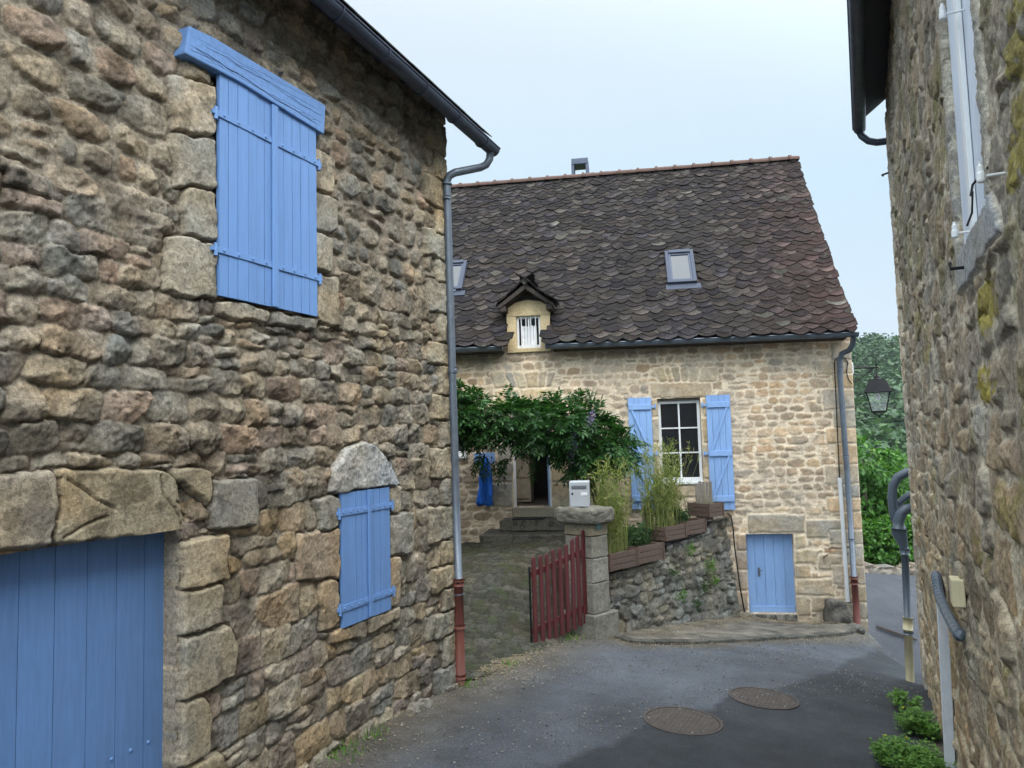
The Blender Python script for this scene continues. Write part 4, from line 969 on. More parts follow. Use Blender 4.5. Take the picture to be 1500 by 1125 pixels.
# white cable cover with cable above
mb = MB(); a = F.px(1230, 700, .03); b_ = F.px(1242, 882, .03); mb.add([FH.P(p[0]+s_*.028, p[1], d) for d in (.0, .045) for p, s_ in ((b_, -1), (b_, 1), (a, 1), (a, -1))], [(0, 3, 2, 1), (4, 5, 6, 7), (0, 1, 5, 4), (1, 2, 6, 5), (2, 3, 7, 6), (3, 0, 4, 7)])
mb.build('cable_cover', M['white'], house, bevel=.006)
mb = MB(); mb.tube([FH.P(*F.px(x, y, .03), .03) for x, y in ((1230, 702), (1227, 640), (1224, 570), (1222, 530), (1226, 524), (1237, 524), (1242, 530), (1240, 545), (1243, 556), (1248, 562))], .008, 6)
mb.build('wall_cable', M['rubber'], house)
# chimney (metal, seen over the ridge)
mb = MB(); cu = Rf.px(850, 250)[0]; cy = -ru-.55; cw = .17
cu = Frame(FH.P(0, 0, cy), FH.U).px(850, 245)[0]; Fc_ = FH
mb.box(Fc_, cu-.17, cu+.17, rz-.6, rz+.21, cy-.17, cy+.17)
z9 = Frame(FH.P(0, 0, cy), FH.U).px(850, 236)[1]; zb9 = rz+.21
for a in (-1, 1):
    for b2 in (-1, 1): mb.box(Fc_, cu+a*.15-.03, cu+a*.15+.03, zb9, z9-.09, cy+b2*.15-.03, cy+b2*.15+.03)
mb.box(Fc_, cu-.175, cu+.175, z9-.13, z9, cy-.19, cy+.19)
mb.build('chimney', M['darkzinc'], house, bevel=.01)
# dormer
dz0 = F.px(775, 516)[1]; dze = F.px(742, 452, .03)[1]; dza = F.px(771, 414, .2)[1]
dm = MB(); dl_, dr_ = dc-dw/2, dc+dw/2; SC = (.56, .44, .26)
SC2 = (.52, .41, .245)
dm.box(FH, dl_, dmr[0], dz0, dmr[3], -.35, .035, SC); dm.box(FH, dmr[1], dr_, dz0, dmr[3], -.35, .035, SC2); 
arch = [(dl_, dmr[3]+.002), (dr_, dmr[3]+.002), (dr_, dze), (dc+dw*.3, dze+.09), (dc, dze+.13), (dc-dw*.3, dze+.09), (dl_, dze)]
dm.prism(FH, arch, -.35, .035, SC)
dm.box(FH, dmr[0], dmr[1], dz0, dmr[2], -.35, .04, SC2)
dormer = dm.build('dormer', M['dressed'], house, bevel=.008)
back_d = (dze-ez)/slope+1.0
mb = MB(); mb.box(FH, dl_, dl_+.12, dz0+.05, dze, -back_d-.3, -.352); mb.box(FH, dr_-.12, dr_, dz0+.05, dze, -back_d-.3, -.352); mb.build('dormer_cheek', M['house'], dormer)
mb = MB()
for s_ in (-1, 1):
    p0 = (dc, dza-.03); p1 = (dc+s_*(dw/2+.09), dze+.02); nx = .05
    mb.prism(FH, [p0, p1, (p1[0], p1[1]-.07), (p0[0], p0[1]-.09)] if s_ > 0 else [p0, (p0[0], p0[1]-.09), (p1[0], p1[1]-.07), p1], -back_d-.6, .28)
    mb.box(FH, dc+s_*(dw/2+.02)-.05, dc+s_*(dw/2+.02)+.05, dze-.09, dze+.0, -.2, .26)
mb.prism(FH, [(dl_, dze+.0), (dr_, dze+.0), (dc, dza-.1)], -.1, .0)
mb.build('dormer_roof', M['wood_dark'], dormer, bevel=.006)
mb = MB()
for s_ in (-1, 1):
    e = np.array([s_*(dw/2+.12), dze-.0-(dza)]); Ls = math.hypot(*e); up = -(FH.U*e[0]+np.array([0, 0, 1])*e[1])/Ls
    al = -FH.N*s_ ; O_ = FH.P(dc, dza+.01, 0)+(FH.U*e[0]+np.array([0, 0, 1])*e[1])
    Fm = Frame(O_, FH.N*(-s_)*(-1) if False else FH.N*s_*1.0, up); 
    if Fm.N[2] < 0: Fm = Frame(O_, -FH.N*s_, up)
    lo, hi = (-.30, back_d+.6) if np.dot(Fm.U, FH.N) < 0 else (-back_d-.6, .30)
    tt = tiles(Fm, lo, hi, 0, Ls-.02, .2, .18, .1, .09, [], 50+s_, 'x', dormer, pal=TP)
    mb.v += [x for x in tt.v]; mb.f += [tuple(i+mb.n for i in f) for f in tt.f]; mb.c += tt.c; mb.n += tt.n
mb.build('dormer_tiles', M['tile'], dormer)
MB().tube([FH.P(dc, dza+.0, .33), FH.P(dc, dza+.04, .1), FH.P(dc, dza+.03, -.8)], [.05, .06, .05], 8, (.12, .115, .1)).build('dormer_ridge', M['tile'], dormer)
wn = casement(FH, dmr, -.04, 2, 1, dormer, fr=.035)
mb = MB()
for k in range(5):
    x = dmr[0]+.07+(dmr[1]-dmr[0]-.14)*(k+.5)/5; w_ = (dmr[1]-dmr[0]-.14)/5
    mb.add([FH.P(x-w_*.5, dmr[2]+.05, -.055), FH.P(x, dmr[2]+.05, -.045), FH.P(x+w_*.45, dmr[2]+.05, -.055), FH.P(x+w_*.4, dmr[3]-.17, -.057), FH.P(x, dmr[3]-.15, -.048), FH.P(x-w_*.5, dmr[3]-.17, -.057)], [(0, 1, 4, 5), (1, 2, 3, 4)])
mb.build('curtain', M['cloth_w'], dormer)
for k in range(4): u = dmr[0]+(dmr[1]-dmr[0])*(k+1)/5; MB().tube([FH.P(u, dmr[2], -.0), FH.P(u, dmr[3], -.0)], .008, 6).build('window_bar', M['white'], dormer)
# ================================================================== helpers for rough stone blocks
clouds = bpy.data.textures.new('rough', 'CLOUDS'); clouds.noise_scale = .12; clouds.noise_depth = 3
clouds2 = bpy.data.textures.new('rough_big', 'CLOUDS'); clouds2.noise_scale = .35
def roughen(o, bev=.02, st=.03, lv=3, tex=None):
    for md in list(o.modifiers): o.modifiers.remove(md)
    b = o.modifiers.new('bevel', 'BEVEL'); b.width = bev; b.segments = 3
    s = o.modifiers.new('sub', 'SUBSURF'); s.subdivision_type = 'SIMPLE'; s.levels = lv; s.render_levels = lv
    d = o.modifiers.new('rough', 'DISPLACE'); d.texture = tex or clouds; d.strength = st; d.mid_level = .5; d.texture_coords = 'GLOBAL'
    return o
# ================================================================== STEPS
sr = F.px(780, 743)[1]
st_ = thing('stone_steps', 'worn mossy stone steps under the open front door', 'steps', wp(FH, (dor[0]+dor[1])/2, stepb, .4))
def su(x, d): return FH.px(x, 765, d)[0]
zst1 = FH.px(780, 757, .1)[1]; 
MB().box(FH, dor[0]-.02, dor[1]+.02, dor[2]-.16, dor[2]-.002, -.3, .06, (.30, .265, .20)).build('door_sill', M['dressed'], st_, bevel=.012)
s1 = MB().box(FH, su(733, .3), su(826, .3), dor[2]-.34, dor[2]-.17, -.02, .40, (.13, .12, .10)).build('tread', M['step'], st_); roughen(s1)
s2 = MB().box(FH, su(703, .7), su(832, .7), stepb-.15, dor[2]-.35, -.02, .78, (.10, .095, .08)).build('tread', M['step'], st_); roughen(s2)
mt = MB().box(FH, su(753, .15), su(799, .15), dor[2]-.165, dor[2]-.15, .07, .36).build('doormat', M['rubber'], bevel=.004)
tag(mt, 'dark doormat lying on the top stone step', 'doormat')
# ================================================================== things at the front door
cr = thing('coat_rack', 'blue board with coat pegs fixed to the wall left of the open door', 'coat rack', wp(FH, *FH.px(710, 672, .02), .02))
a = FH.px(695, 679, .03); b_ = FH.px(725, 663, .03)
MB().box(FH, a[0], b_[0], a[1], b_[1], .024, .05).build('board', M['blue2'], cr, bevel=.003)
for k in range(4):
    u = a[0]+(b_[0]-a[0])*(k+.5)/4; z = (a[1]+b_[1])/2
    MB().tube([FH.P(u, z, .05), FH.P(u, z-.01, .09), FH.P(u, z+.025, .105)], .008, 8).build('peg', M['black'], cr)
top = FH.px(711, 672, .1); botc = FH.px(711, 739, .12); mb = MB(); nr, na = 22, 30; V = []
rc = np.random.RandomState(3); ph = rc.rand(6)*6.28
for i in range(nr):
    f = i/(nr-1); z = top[1]+(botc[1]-top[1])*f
    for j in range(na):
        a_ = 2*math.pi*j/na; wdt = .028+.095*f**.7; dp_ = .022+.045*f**.6
        fo = 1+.22*f*math.sin(5*a_+ph[0]+f*1.5)+.12*f*math.sin(9*a_+ph[1]+f*2)+.05*math.sin(3*a_+f*7)
        u = top[0]+wdt*fo*math.cos(a_)+.012*math.sin(f*5)-.012*f; d = .075+dp_*fo*math.sin(a_)+.01*f
        V.append(FH.P(u, z+(.02*math.sin(3*a_+1)+.02*math.sin(5*a_) if f > .85 else 0), max(d, .022)))
Fc = [(i*na+j, i*na+(j+1) % na, (i+1)*na+(j+1) % na, (i+1)*na+j) for i in range(nr-1) for j in range(na)]+[tuple(range(na))[::-1], tuple(range((nr-1)*na, nr*na))]
mb.add(V, Fc)
coat = thing('hanging_jacket', 'bright blue jacket hanging on the coat rack by the front door', 'jacket', FH.P(*botc, .1))
mb.build('jacket_body', M['cloth_b'], coat, smooth=True)
mb = MB()
for s_ in (-1, 1):
    u = top[0]+s_*.075; mb.tube([FH.P(top[0]+s_*.02, top[1]-.04, .10), FH.P(u*.5+top[0]*.5+s_*.02, top[1]-.16, .125), FH.P(u, top[1]-.34, .13), FH.P(u+s_*.008, top[1]-.60, .13)], [.02, .036, .038, .03], 10)
    mb2 = mb.build('sleeve', M['cloth_b'], coat, smooth=True); mb = MB()
MB().tube([FH.P(top[0], top[1]+.03, .085), FH.P(top[0], top[1]-.01, .09), FH.P(top[0]+.012, top[1]-.07, .12), FH.P(top[0], top[1]-.12, .13)], [.01, .03, .045, .012], 10).build('hood', M['cloth_b'], coat, smooth=True)
cb = thing('cupboard', 'pale cream cupboard standing in the dark hall behind the open door', 'cupboard', FH.P(dor[0], dor[2], -1.2))
a = FH.px(744, 729, -1.0); b_ = FH.px(776, 672, -1.0)
MB().box(FH, a[0], b_[0], dor[2]+.0, b_[1]+.25, -1.45, -1.0).build('carcass', M['cup'], cb, bevel=.006)
m_ = (a[1]+b_[1])/2
for z0_, z1_ in ((dor[2]+.06, m_-.01), (m_+.01, b_[1]+.22)): MB().box(FH, a[0]+.02, b_[0]-.02, z0_, z1_, -.999, -.982).build('cupboard_door', M['cup'], cb, bevel=.003)
# ================================================================== PILLAR
pu0, pu1 = FT.px(868.5, 850, .04)[0], FT.px(892, 850, .04)[0]
pcap0 = FT.px(869, 768, .04)[1]; pcap1 = FT.px(869, 745, .08)[1]; pz = float(hS(*FT.P((pu0+pu1)/2, 0)[:2]))-.1
PW = (pu0, pu1, -.42, .04); print('pillar', PW, pz, pcap0, pcap1)
pil = thing('gate_pillar', 'square stone gate pillar with thick weathered cap between gate and retaining wall', 'pillar', wp(FT, (pu0+pu1)/2, pz, -.2))
blocks = [0, .27, .52, .72, .9, 1.0]; H_ = pcap0-pz
for i in range(5):
    z0_, z1_ = pz+H_*blocks[i], pz+H_*blocks[i+1]-.006; g = rs.uniform(.9, 1.1); col = ((.19, .18, .15), (.24, .225, .19), (.26, .245, .21), (.21, .195, .16), (.24, .205, .145))[i]; j = .05 if i == 0 else 0
    o = MB().box(FT, PW[0]-j-rs.uniform(0, .01), PW[1]+j*2+rs.uniform(0, .01), z0_, z1_, PW[2]-j, PW[3]+j+rs.uniform(0, .008), np.array(col)*g).build('shaft_block', M['pillar'], pil); roughen(o, .015, .022, 3)
o = MB().box(FT, PW[0]-.09, PW[1]+.07, pcap0, pcap1, PW[2]-.08, PW[3]+.09, (.15, .14, .115)).build('cap', M['pillar'], pil); roughen(o, .05, .05, 3)
a = FT.px(873.5, 776, .055); b_ = FT.px(878.5, 767, .055); MB().box(FT, a[0], b_[0]+.02, a[1], b_[1]+.0, .052, .062).build('number_plaque', M['plaque'], pil, bevel=.002)
# letterbox
lb = at_depth(848, 740, 9.62); lb[2] = pcap1+.012
LF = Frame((lb[0], lb[1], 0), (math.cos(R(8)), -math.sin(R(8)), 0))
LF = Frame(LF.O, LF.U)
lt0, lt1 = LF.px(834, 725)[0], LF.px(863, 725)[0]; lz0 = pcap1+.0; lz1 = LF.px(848, 706)[1]
box = thing('letterbox', 'light grey metal letterbox standing on the gate pillar', 'letterbox', (lb[0], lb[1], lz0))
MB().box(LF, lt0, lt1, lz0, lz1, -.34, 0).build('casing', M['box'], box, bevel=.006)
hz_ = lz1-lz0
MB().box(LF, lt0+.012, lt1-.012, lz0+.012, lz1-.10, .001, .008).build('front_door', M['box'], box, bevel=.002)
MB().box(LF, lt0+.03, lt1-.03, lz1-.085, lz1-.045, .001, .012).build('flap', M['boxdk'], box, bevel=.003)
MB().box(LF, lt0+.15, lt1-.025, lz1-.175, lz1-.135, .009, .013).build('name_plate', M['white'], box, bevel=.002)
MB().lathe(LF.P(lt0+.04, lz1-.15, .008), [(.014, 0), (.014, .006), (.001, .007)], 12, axis=LF.N).build('lock', M['black'], box)
# ================================================================== GATE
G1 = at_depth(783, 946, 8.86); G2 = at_depth(868, 911, 9.60)
GF = Frame((G1[0], G1[1], 0), (G2-G1)*np.array([1, 1, 0]))
gate = thing('picket_gate', 'dark red picket gate with sloping top hung on the stone pillar', 'gate', wp(GF, .5, float(hS(*GF.P(.5, 0)[:2]))))
gx = (782, 792.5, 802, 811.5, 821, 830, 839, 847.5, 855.5, 863); gt_ = (815.5, 813, 810, 804, 802, 797, 789, 784, 776, 769); gb_ = (946, 944, 939.5, 935, 931, 926, 922, 917, 913, 909)
for x, a, b_ in zip(gx, gt_, gb_):
    u = GF.px(x, 870)[0]; z1 = GF.px(x, a)[1]; z0 = GF.px(x, b_)[1]; w_ = .030; j = rs.uniform(-.006, .006)
    mb = MB(); mb.prism(GF, [(u-w_, z0), (u+w_, z0), (u+w_+j, z1-.03), (u+w_*.6+j, z1-.005), (u+j, z1), (u-w_*.6+j, z1-.005), (u-w_+j, z1-.03)], 0, .024); mb.build('picket', M['gate'], gate, bevel=.004)
for fa in (.16, .80):
    uA, uB = GF.px(782, 870)[0]-.03, GF.px(866, 870)[0]; za = GF.px(782, 815.5)[1]*fa+GF.px(782, 946)[1]*(1-fa); zb_ = GF.px(863, 769)[1]*fa*.93+GF.px(863, 909)[1]*(1-fa*.93)
    MB().prism(GF, [(uA, za-.035), (uB, zb_-.035), (uB, zb_+.035), (uA, za+.035)], -.04, -.004).build('rail', M['gate'], gate, bevel=.004)
    MB().tube([GF.P(uB, zb_-.05, -.02), GF.P(uB, zb_+.05, -.02)], .012, 8).build('hinge', M['black'], gate)
u = GF.px(780, 900)[0]; MB().tube([GF.P(u-.01, GF.px(780, 952)[1], -.02), GF.P(u-.01, GF.px(780, 830)[1], -.02)], .012, 8).build('drop_bolt', M['black'], gate)
# threshold strip of earth-stained concrete below gate is part of the street margin
# ================================================================== RETAINING WALL
tp = [FT.px(x, y, .0) for x, y in ((893, 838), (934, 828), (973, 818), (976, 797), (1005, 788), (1034, 778), (1040, 764), (1062, 757), (1078, 752))]
def ttop(u): return np.interp(u, [p[0] for p in tp], [p[1] for p in tp])
rz0 = float(min(hS(*FT.P(0, 0)[:2]), hS(*FT.P(T_LEN, 0)[:2])))-.15; rz1 = max(p[1] for p in tp)+.05
RW = Wall(np.arange(pu1-.05, T_LEN+.02, .014), np.arange(rz0, rz1, .014), (.15, .14, .12), -.034, .034, seed=41, warp=.022, wscale=8)
rg = np.random.RandomState(17)
RW.field(rubble(rg, pu1-.1, T_LEN+.1, rz0, rz1, (.09, .22), (.8, 1.8), .020, .2, .06, .98), rg, [(.20, .185, .15), (.22, .205, .17), (.17, .155, .13), (.21, .19, .15), (.24, .225, .19), (.16, .145, .12)], (-.01, .045), re=.028, rough=.025, k=110, blotch=.5, facet=.2)
RW.H += .05*(fbm(RW.U, RW.Z, 1.3, 3, 90)-.5)*2-.06*(RW.Z-rz0-.5)
RW.H -= np.clip((RW.Z-(ttop(RW.U)-.05))/.05, 0, 1)*.04
ret = thing('retaining_wall', 'mossy grey rubble retaining wall below the wooden planters', 'wall', wp(FT, T_LEN/2, rz0+.1, -.15))
RW.build('stonework', FT, M['retain'], ret, lambda u, z: z < ttop(u)+.012*np.sin(u*23), .32)
mb = MB(); us_ = np.linspace(pu1, T_LEN, 24)
for i in range(23):
    a, b_ = us_[i], us_[i+1]; e = .3
    mb.add([FT.P(a, ttop(a)-.03, -.02), FT.P(b_, ttop(b_)-.03, -.02), FT.P(b_, ttop(b_)-.02, -1.0), FT.P(a, ttop(a)-.02, -1.0)], [(0, 1, 2, 3)]); 
    mb.add([FT.P(a, ttop(a)-.02, -1.0), FT.P(b_, ttop(b_)-.02, -1.0), FT.P(b_, rz0, -1.0), FT.P(a, rz0, -1.0)], [(0, 1, 2, 3)])
a = us_[0]; mb.add([FT.P(a, rz0, -.02), FT.P(a, ttop(a)-.03, -.02), FT.P(a, ttop(a)-.02, -1.), FT.P(a, rz0, -1.)], [(0, 1, 2, 3)])
mb.build('earth_fill', M['soil'], ret)
# planters
def planter(lab, Fp, u0, u1, z0, z1, d0, d1):
    t_ = thing('planter_box', lab, 'planter', Fp.P((u0+u1)/2, z0, (d0+d1)/2), 'wooden planters on the retaining wall'); n = 3
    mb = MB()
    for i in range(n):
        a = z0+(z1-z0)*i/n+.003; b_ = z0+(z1-z0)*(i+1)/n-.003
        mb.box(Fp, u0, u1, a, b_, d1-.02+rs.uniform(-.003, .003), d1); mb.box(Fp, u0, u1, a, b_, d0, d0+.02); mb.box(Fp, u0-.001, u0+.02, a, b_, d0+.021, d1-.021); mb.box(Fp, u1-.02, u1+.001, a, b_, d0+.021, d1-.021)
    mb.build('boards', M['wood_planter'], t_, bevel=.003)
    for uu_ in (u0-.012, u1-.012):
        for dd in (d1-.01, d0-.012): MB().box(Fp, uu_, uu_+.024, z0, z1+.006, dd, dd+.022).build('corner_post', M['wood_planter'], t_, bevel=.003)
    MB().box(Fp, u0+.022, u1-.022, z1-.06, z1-.035, d0+.022, d1-.022).build('soil', M['soil'], t_)
    return t_
def pl_px(lab, tl, tr, bl, br, d, dep):
    a = FT.px(*bl, d); b_ = FT.px(*br, d); c = FT.px(*tl, d); e = FT.px(*tr, d)
    z0 = (a[1]+b_[1])/2; z1 = (c[1]+e[1])/2; planter(lab, FT, min(a[0], c[0]), max(b_[0], e[0]), z0, z1, d-dep, d); return (min(a[0], c[0]), max(b_[0], e[0]), z0, z1)
PA = pl_px('weathered planter nearest the gate pillar, lowest on the wall', (894.5, 811), (933, 804), (894.5, 839), (933, 828), .06, .36)
PB = pl_px('planter next up from the lowest one, low green plants behind it', (936, 801), (971.5, 795), (936, 828), (971.5, 819), .06, .34)
PC = pl_px('planter holding tall yellow-green reeds, left face showing', (976, 773), (1004, 766), (976, 795), (1004, 786), .04, .36)
PD = pl_px('planter right of the tall reeds, below the highest planter', (1006, 765), (1033.5, 759), (1006, 786), (1033.5, 778), .04, .36)
pe = at_depth(1040, 758, 11.15); PEf = Frame((pe[0], pe[1], 0), (math.cos(R(-32)), -math.sin(R(-32)), 0))
PEf = Frame((pe[0], pe[1], 0), (.80, .60, 0))
z0_ = PEf.px(1040, 758)[1]; z1_ = PEf.px(1040, 738)[1]
planter('highest planter beside the blue shutter, dry stalks in it', PEf, 0, .32, z0_, z1_, -.40, 0)
MB_ = MB()
# stake and small board screen behind planters
a = FT.px(943.5, 775, -.3); b_ = FT.px(955, 738, -.3)
tag(MB().box(FT, a[0], b_[0], a[1]-.25, b_[1], -.34, -.30).build('wooden_stake', M['wood_grey'], bevel=.006), 'short grey board standing upright left of the tall reeds', 'board')
sc_ = thing('board_screen', 'small grey weathered board screen under the window behind the planters', 'screen', FH.P(*FH.px(1032, 740, .5), .5))
a = FH.px(1019, 738, .5); b_ = FH.px(1043, 706, .5)
for k in range(5):
    u0_ = a[0]+(b_[0]-a[0])*k/5; MB().box(FH, u0_+.003, u0_+(b_[0]-a[0])/5-.003, a[1]-.25, b_[1]+rs.uniform(-.02, .02), .48, .50).build('board', M['wood_grey'], sc_, bevel=.003)
# black hose down the end of the wall
tag(MB().tube([FT.P(*FT.px(x, y, .07), .07) for x, y in ((1066, 752), (1071, 757), (1074, 775), (1076, 800), (1080, 830), (1084, 860), (1090, 893), (1094, 901))], .011, 8).build('black_hose', M['rubber'], smooth=True), 'thin black hose hanging down the end of the retaining wall', 'hose')
# guard stone at the house corner
g_ = FH.px(1230, 912, .2); 
def blob(name, c, r3, mat, col, seed, parent=None, Fm=FH, lv=4):
    r = np.random.RandomState(seed); mb = MB(); n1_, n2_ = 14, 20; V = []
    for i in range(n1_+1):
        th = math.pi*i/n1_
        for j in range(n2_):
            a = 2*math.pi*j/n2_; x, y, z = math.sin(th)*math.cos(a), math.sin(th)*math.sin(a), math.cos(th)
            pw = lambda v: math.copysign(abs(v)**.62, v)
            q = 1+.16*math.sin(3*x+seed)+.12*math.sin(4*y+seed*2)+.1*math.sin(5*z+seed*3)
            V.append(Fm.P(c[0]+r3[0]*pw(x)*q, c[1]+r3[1]*pw(z)*q, c[2]+r3[2]*pw(y)*q))
    Fc = [(i*n2_+j, i*n2_+(j+1) % n2_, (i+1)*n2_+(j+1) % n2_, (i+1)*n2_+j) for i in range(n1_) for j in range(n2_)]
    mb.add(V, Fc, col); o = mb.build(name, mat, parent, smooth=True)
    d = o.modifiers.new('rough', 'DISPLACE'); d.texture = clouds; d.strength = .05; d.texture_coords = 'GLOBAL'; s = o.modifiers.new('sub', 'SUBSURF'); s.levels = 1; s.render_levels = 2
    o.modifiers.move(1, 0); return o
tag(blob('guard_stone', (g_[0]-.02, g_[1]+.12, .16), (.19, .20, .16), M['step'], (.13, .115, .10), 3), 'dark mossy guard stone at the foot of the house corner', 'guard stone')
for i, (x, y, s_) in enumerate(((1213, 928, .09), (1238, 926, .12), (1255, 925, .08))):
    p = FH.px(x, y, .42); tag(blob('kerb_stone', (p[0], p[1]+.02, .42), (s_*1.3, s_*.7, s_), M['step'], (.14, .13, .115), 5+i, lv=2), ('small rough stone at the right end of the kerb', 'largest loose stone between kerb end and red pipe foot', 'small stone nearest the red pipe foot')[i], 'stone')
# ================================================================== STREET LAMP on the house corner
LD = -.16; lf = Frame(FH.P(0, 0, LD), FH.U)
j0 = lf.px(1246, 541); j1 = lf.px(1285, 538)
jb = tag(MB().box(lf, j0[0]-.06, j0[0]+.02, j0[1]-.09, j0[1]+.10, -.05, .10).build('junction_box', M['white'], bevel=.015), 'small white junction box on the house corner at the lamp bracket', 'junction box')
lamp = thing('street_lamp', 'black four-sided wall lantern hanging from an iron bracket', 'street lamp', lf.P(j0[0], j0[1], 0))
mb = MB(); mb.tube([lf.P(j0[0]+.0, j1[1], 0), lf.P(j1[0]+.02, j1[1], 0)], .014, 8); mb.tube([lf.P(j0[0], j1[1]-.22, 0), lf.P(j0[0]+.10, j1[1]-.20, 0), lf.P(j0[0]+.26, j1[1]-.08, 0), lf.P(j0[0]+.32, j1[1]-.02, 0)], .008, 6)
th = np.linspace(0, 9.5, 26); mb.tube([lf.P(j0[0]+.28+(.045-.0042*q)*math.cos(q), j1[1]-.06+(.045-.0042*q)*math.sin(q), 0) for q in th], .005, 5)
mb.tube([lf.P(j0[0]+.015, j1[1]-.24, 0), lf.P(j0[0]+.015, j1[1]+.04, 0)], .012, 6)
mb.build('bracket', M['black'], lamp)
lu = lf.px(1285, 560)[0]; zt = j1[1]; z_ = lambda y: lf.px(1285, y)[1]
mb = MB(); mb.tube([lf.P(lu, zt+.05, 0), lf.P(lu, z_(547), 0)], .012, 8); mb.lathe(lf.P(lu, z_(556), 0), [(.075, 0), (.045, .03), (.05, .045), (.025, .06), (.018, .10), (.001, .11)], 14)
mb.build('finial', M['black'], lamp, smooth=True)
rot = R(17); e1 = FH.U*math.cos(rot)+FH.N*math.sin(rot); e2 = -FH.U*math.sin(rot)+FH.N*math.cos(rot); c0 = lf.P(lu, 0, 0)
def ring(h, z): return [c0+e1*h*a+e2*h*b+np.array([0, 0, z]) for a, b in ((-1, -1), (1, -1), (1, 1), (-1, 1))]
zr1, zr0, zb0 = z_(556), z_(573), z_(603)
mb = MB(); mb.add(ring(.115, zr1)+ring(.19, zr0)+ring(.20, zr0-.02), [(0, 1, 2, 3)[::-1], (0, 4, 5, 1), (1, 5, 6, 2), (2, 6, 7, 3), (3, 7, 4, 0), (4, 8, 9, 5), (5, 9, 10, 6), (6, 10, 11, 7), (7, 11, 8, 4), (8, 11, 10, 9)])
mb.build('hood', M['black'], lamp, bevel=.006)
mb = MB(); A, B = ring(.165, zr0-.015), ring(.10, zb0)
for k in range(4): mb.tube([A[k], B[k]], .010, 6); mb.tube([B[k], B[(k+1) % 4]], .012, 6); mb.tube([B[k], c0+np.array([0, 0, zb0-.07])], .008, 6)
mb.lathe(c0+np.array([0, 0, zb0-.10]), [(.001, 0), (.02, .015), (.02, .035), (.005, .05)], 10)
mb.build('cage', M['black'], lamp)
A2, B2 = ring(.158, zr0-.02), ring(.095, zb0+.008)
mb = MB(); mb.add(A2+B2, [(k, (k+1) % 4, 4+(k+1) % 4, 4+k) for k in range(4)]); mb.build('glass', M['lglass'], lamp)
MB().lathe(c0+np.array([0, 0, zr0-.14]), [(.01, 0), (.035, .03), (.03, .08), (.015, .11)], 12).build('bulb', M['cloth_w'], lamp, smooth=True)
# ================================================================== RIGHT BUILDING
u_c = FR.px(1322, 500, 0)[0]; cz1 = float(hS(*FR.P(u_c, 0)[:2])); print('right corner u', u_c, 'z', cz1)
rb_ = thing('lichened_building', 'close rough stone building on the right with lichen patches and a white shutter', 'building', wp(FR, 4, .0, -3))
wu1 = FR.px(1406, 377, 0)[0]; wu0 = FR.px(1449, 302, 0)[0]; wz0 = (FR.px(1406, 377, 0)[1]+FR.px(1449, 302, 0)[1])/2; wz1 = wz0+1.6
print('right window', wu0, wu1, wz0)
RD = .31
us = snap(np.concatenate([np.arange(-2, 2.2, .05), np.arange(2.2, 5, .0085), np.arange(5, u_c, .012)]), [u_c])
ge = at_depth(1268, 189, float(FR.P(u_c+.12, 0, RD)[1])); gz = ge[2]+.02; print('right gutter z', gz)
zs = np.concatenate([np.arange(-.8, 1.0, .014), np.arange(1.0, 4.4, .0095), np.arange(4.4, gz+.3, .014)])
WR = np.array([1.6, 1.45, 1.3])
RWl = Wall(us, zs, (.47, .43, .35), -.004, .008, seed=55, warp=.018)
rg = np.random.RandomState(33)
RWl.field(rubble(rg, -2, u_c+.02, -.8, gz+.3, (.15, .30), (.9, 2.0), .034, .22, .06, .9), rg, [np.array(p)*WR*.55+np.array([.29, .268, .22])*.4 for p in [(.22, .20, .16), (.26, .21, .145), (.19, .175, .145), (.24, .195, .14), (.27, .23, .175), (.17, .16, .14), (.23, .19, .15), (.21, .20, .18)]], (-.004, .032), re=.026, rough=.018, k=130, blotch=.4, facet=.3, crease=.008)
RWl.H += .03*(fbm(RWl.U, RWl.Z, 2.2, 3, 66)-.5)
# lichen patches that grow on this wall: olive crusts, stronger high up; two bright ones
li = fbm(RWl.U, RWl.Z, 3.2, 4, 71)+.25*fbm(RWl.U, RWl.Z, 30, 3, 72)-.125; up = np.clip((RWl.Z-2.5)/1.6, 0, 1)
am = np.clip((li-(.70-.13*up))/.05, 0, 1)*.75
def patch(x, y, ru_, rz_):
    u, z = FR.px(x, y, .03); q = ((RWl.U-u)/ru_)**2+((RWl.Z-z)/rz_)**2+2.2*(fbm(RWl.U, RWl.Z, 16, 3, 73)-.5)+1.6*(fbm(RWl.U, RWl.Z, 45, 2, 75)-.5)
    return np.clip((1-q)/.35, 0, 1)
am2 = np.zeros_like(am)
for p in ((1434, 445, .30, .11), (1433, 565, .30, .08), (1478, 60, .16, .17), (1480, 190, .14, .12), (1372, 200, .5, .16), (1350, 520, .5, .10), (1470, 240, .16, .09), (1362, 150, .4, .16), (1366, 330, .4, .14), (1340, 480, .5, .12)): am2 = np.maximum(am2, patch(*p)*(.9 if p[1] in (445, 565, 60, 190, 240) else .4))
oc = np.array([.20, .19, .05]); RWl.C = RWl.C*(1-am[..., None]*.7)+oc*am[..., None]*.7; RWl.C = RWl.C*(1-am2[..., None])+np.array([.30, .26, .03])*am2[..., None]
gm = np.clip((RWl.Z-2.2)/1.5, 0, 1)[..., None]; lum = RWl.C.mean(-1, keepdims=True); RWl.C = RWl.C*(1-gm*.35)+lum*np.array([.98, .95, .86])*gm*.33
RWl.C = RWl.C*(.6+.42*fbm(RWl.U, RWl.Z, 1.1, 4, 301)[..., None])*np.array([1.03, .98, .92])
lw_ = np.clip((2.6-RWl.Z)/1.2, 0, 1)[..., None]; RWl.C = RWl.C*(1+lw_*np.array([.03, .0, -.08]))
for ci, (x0, y0, x1, y1) in enumerate(()): pass
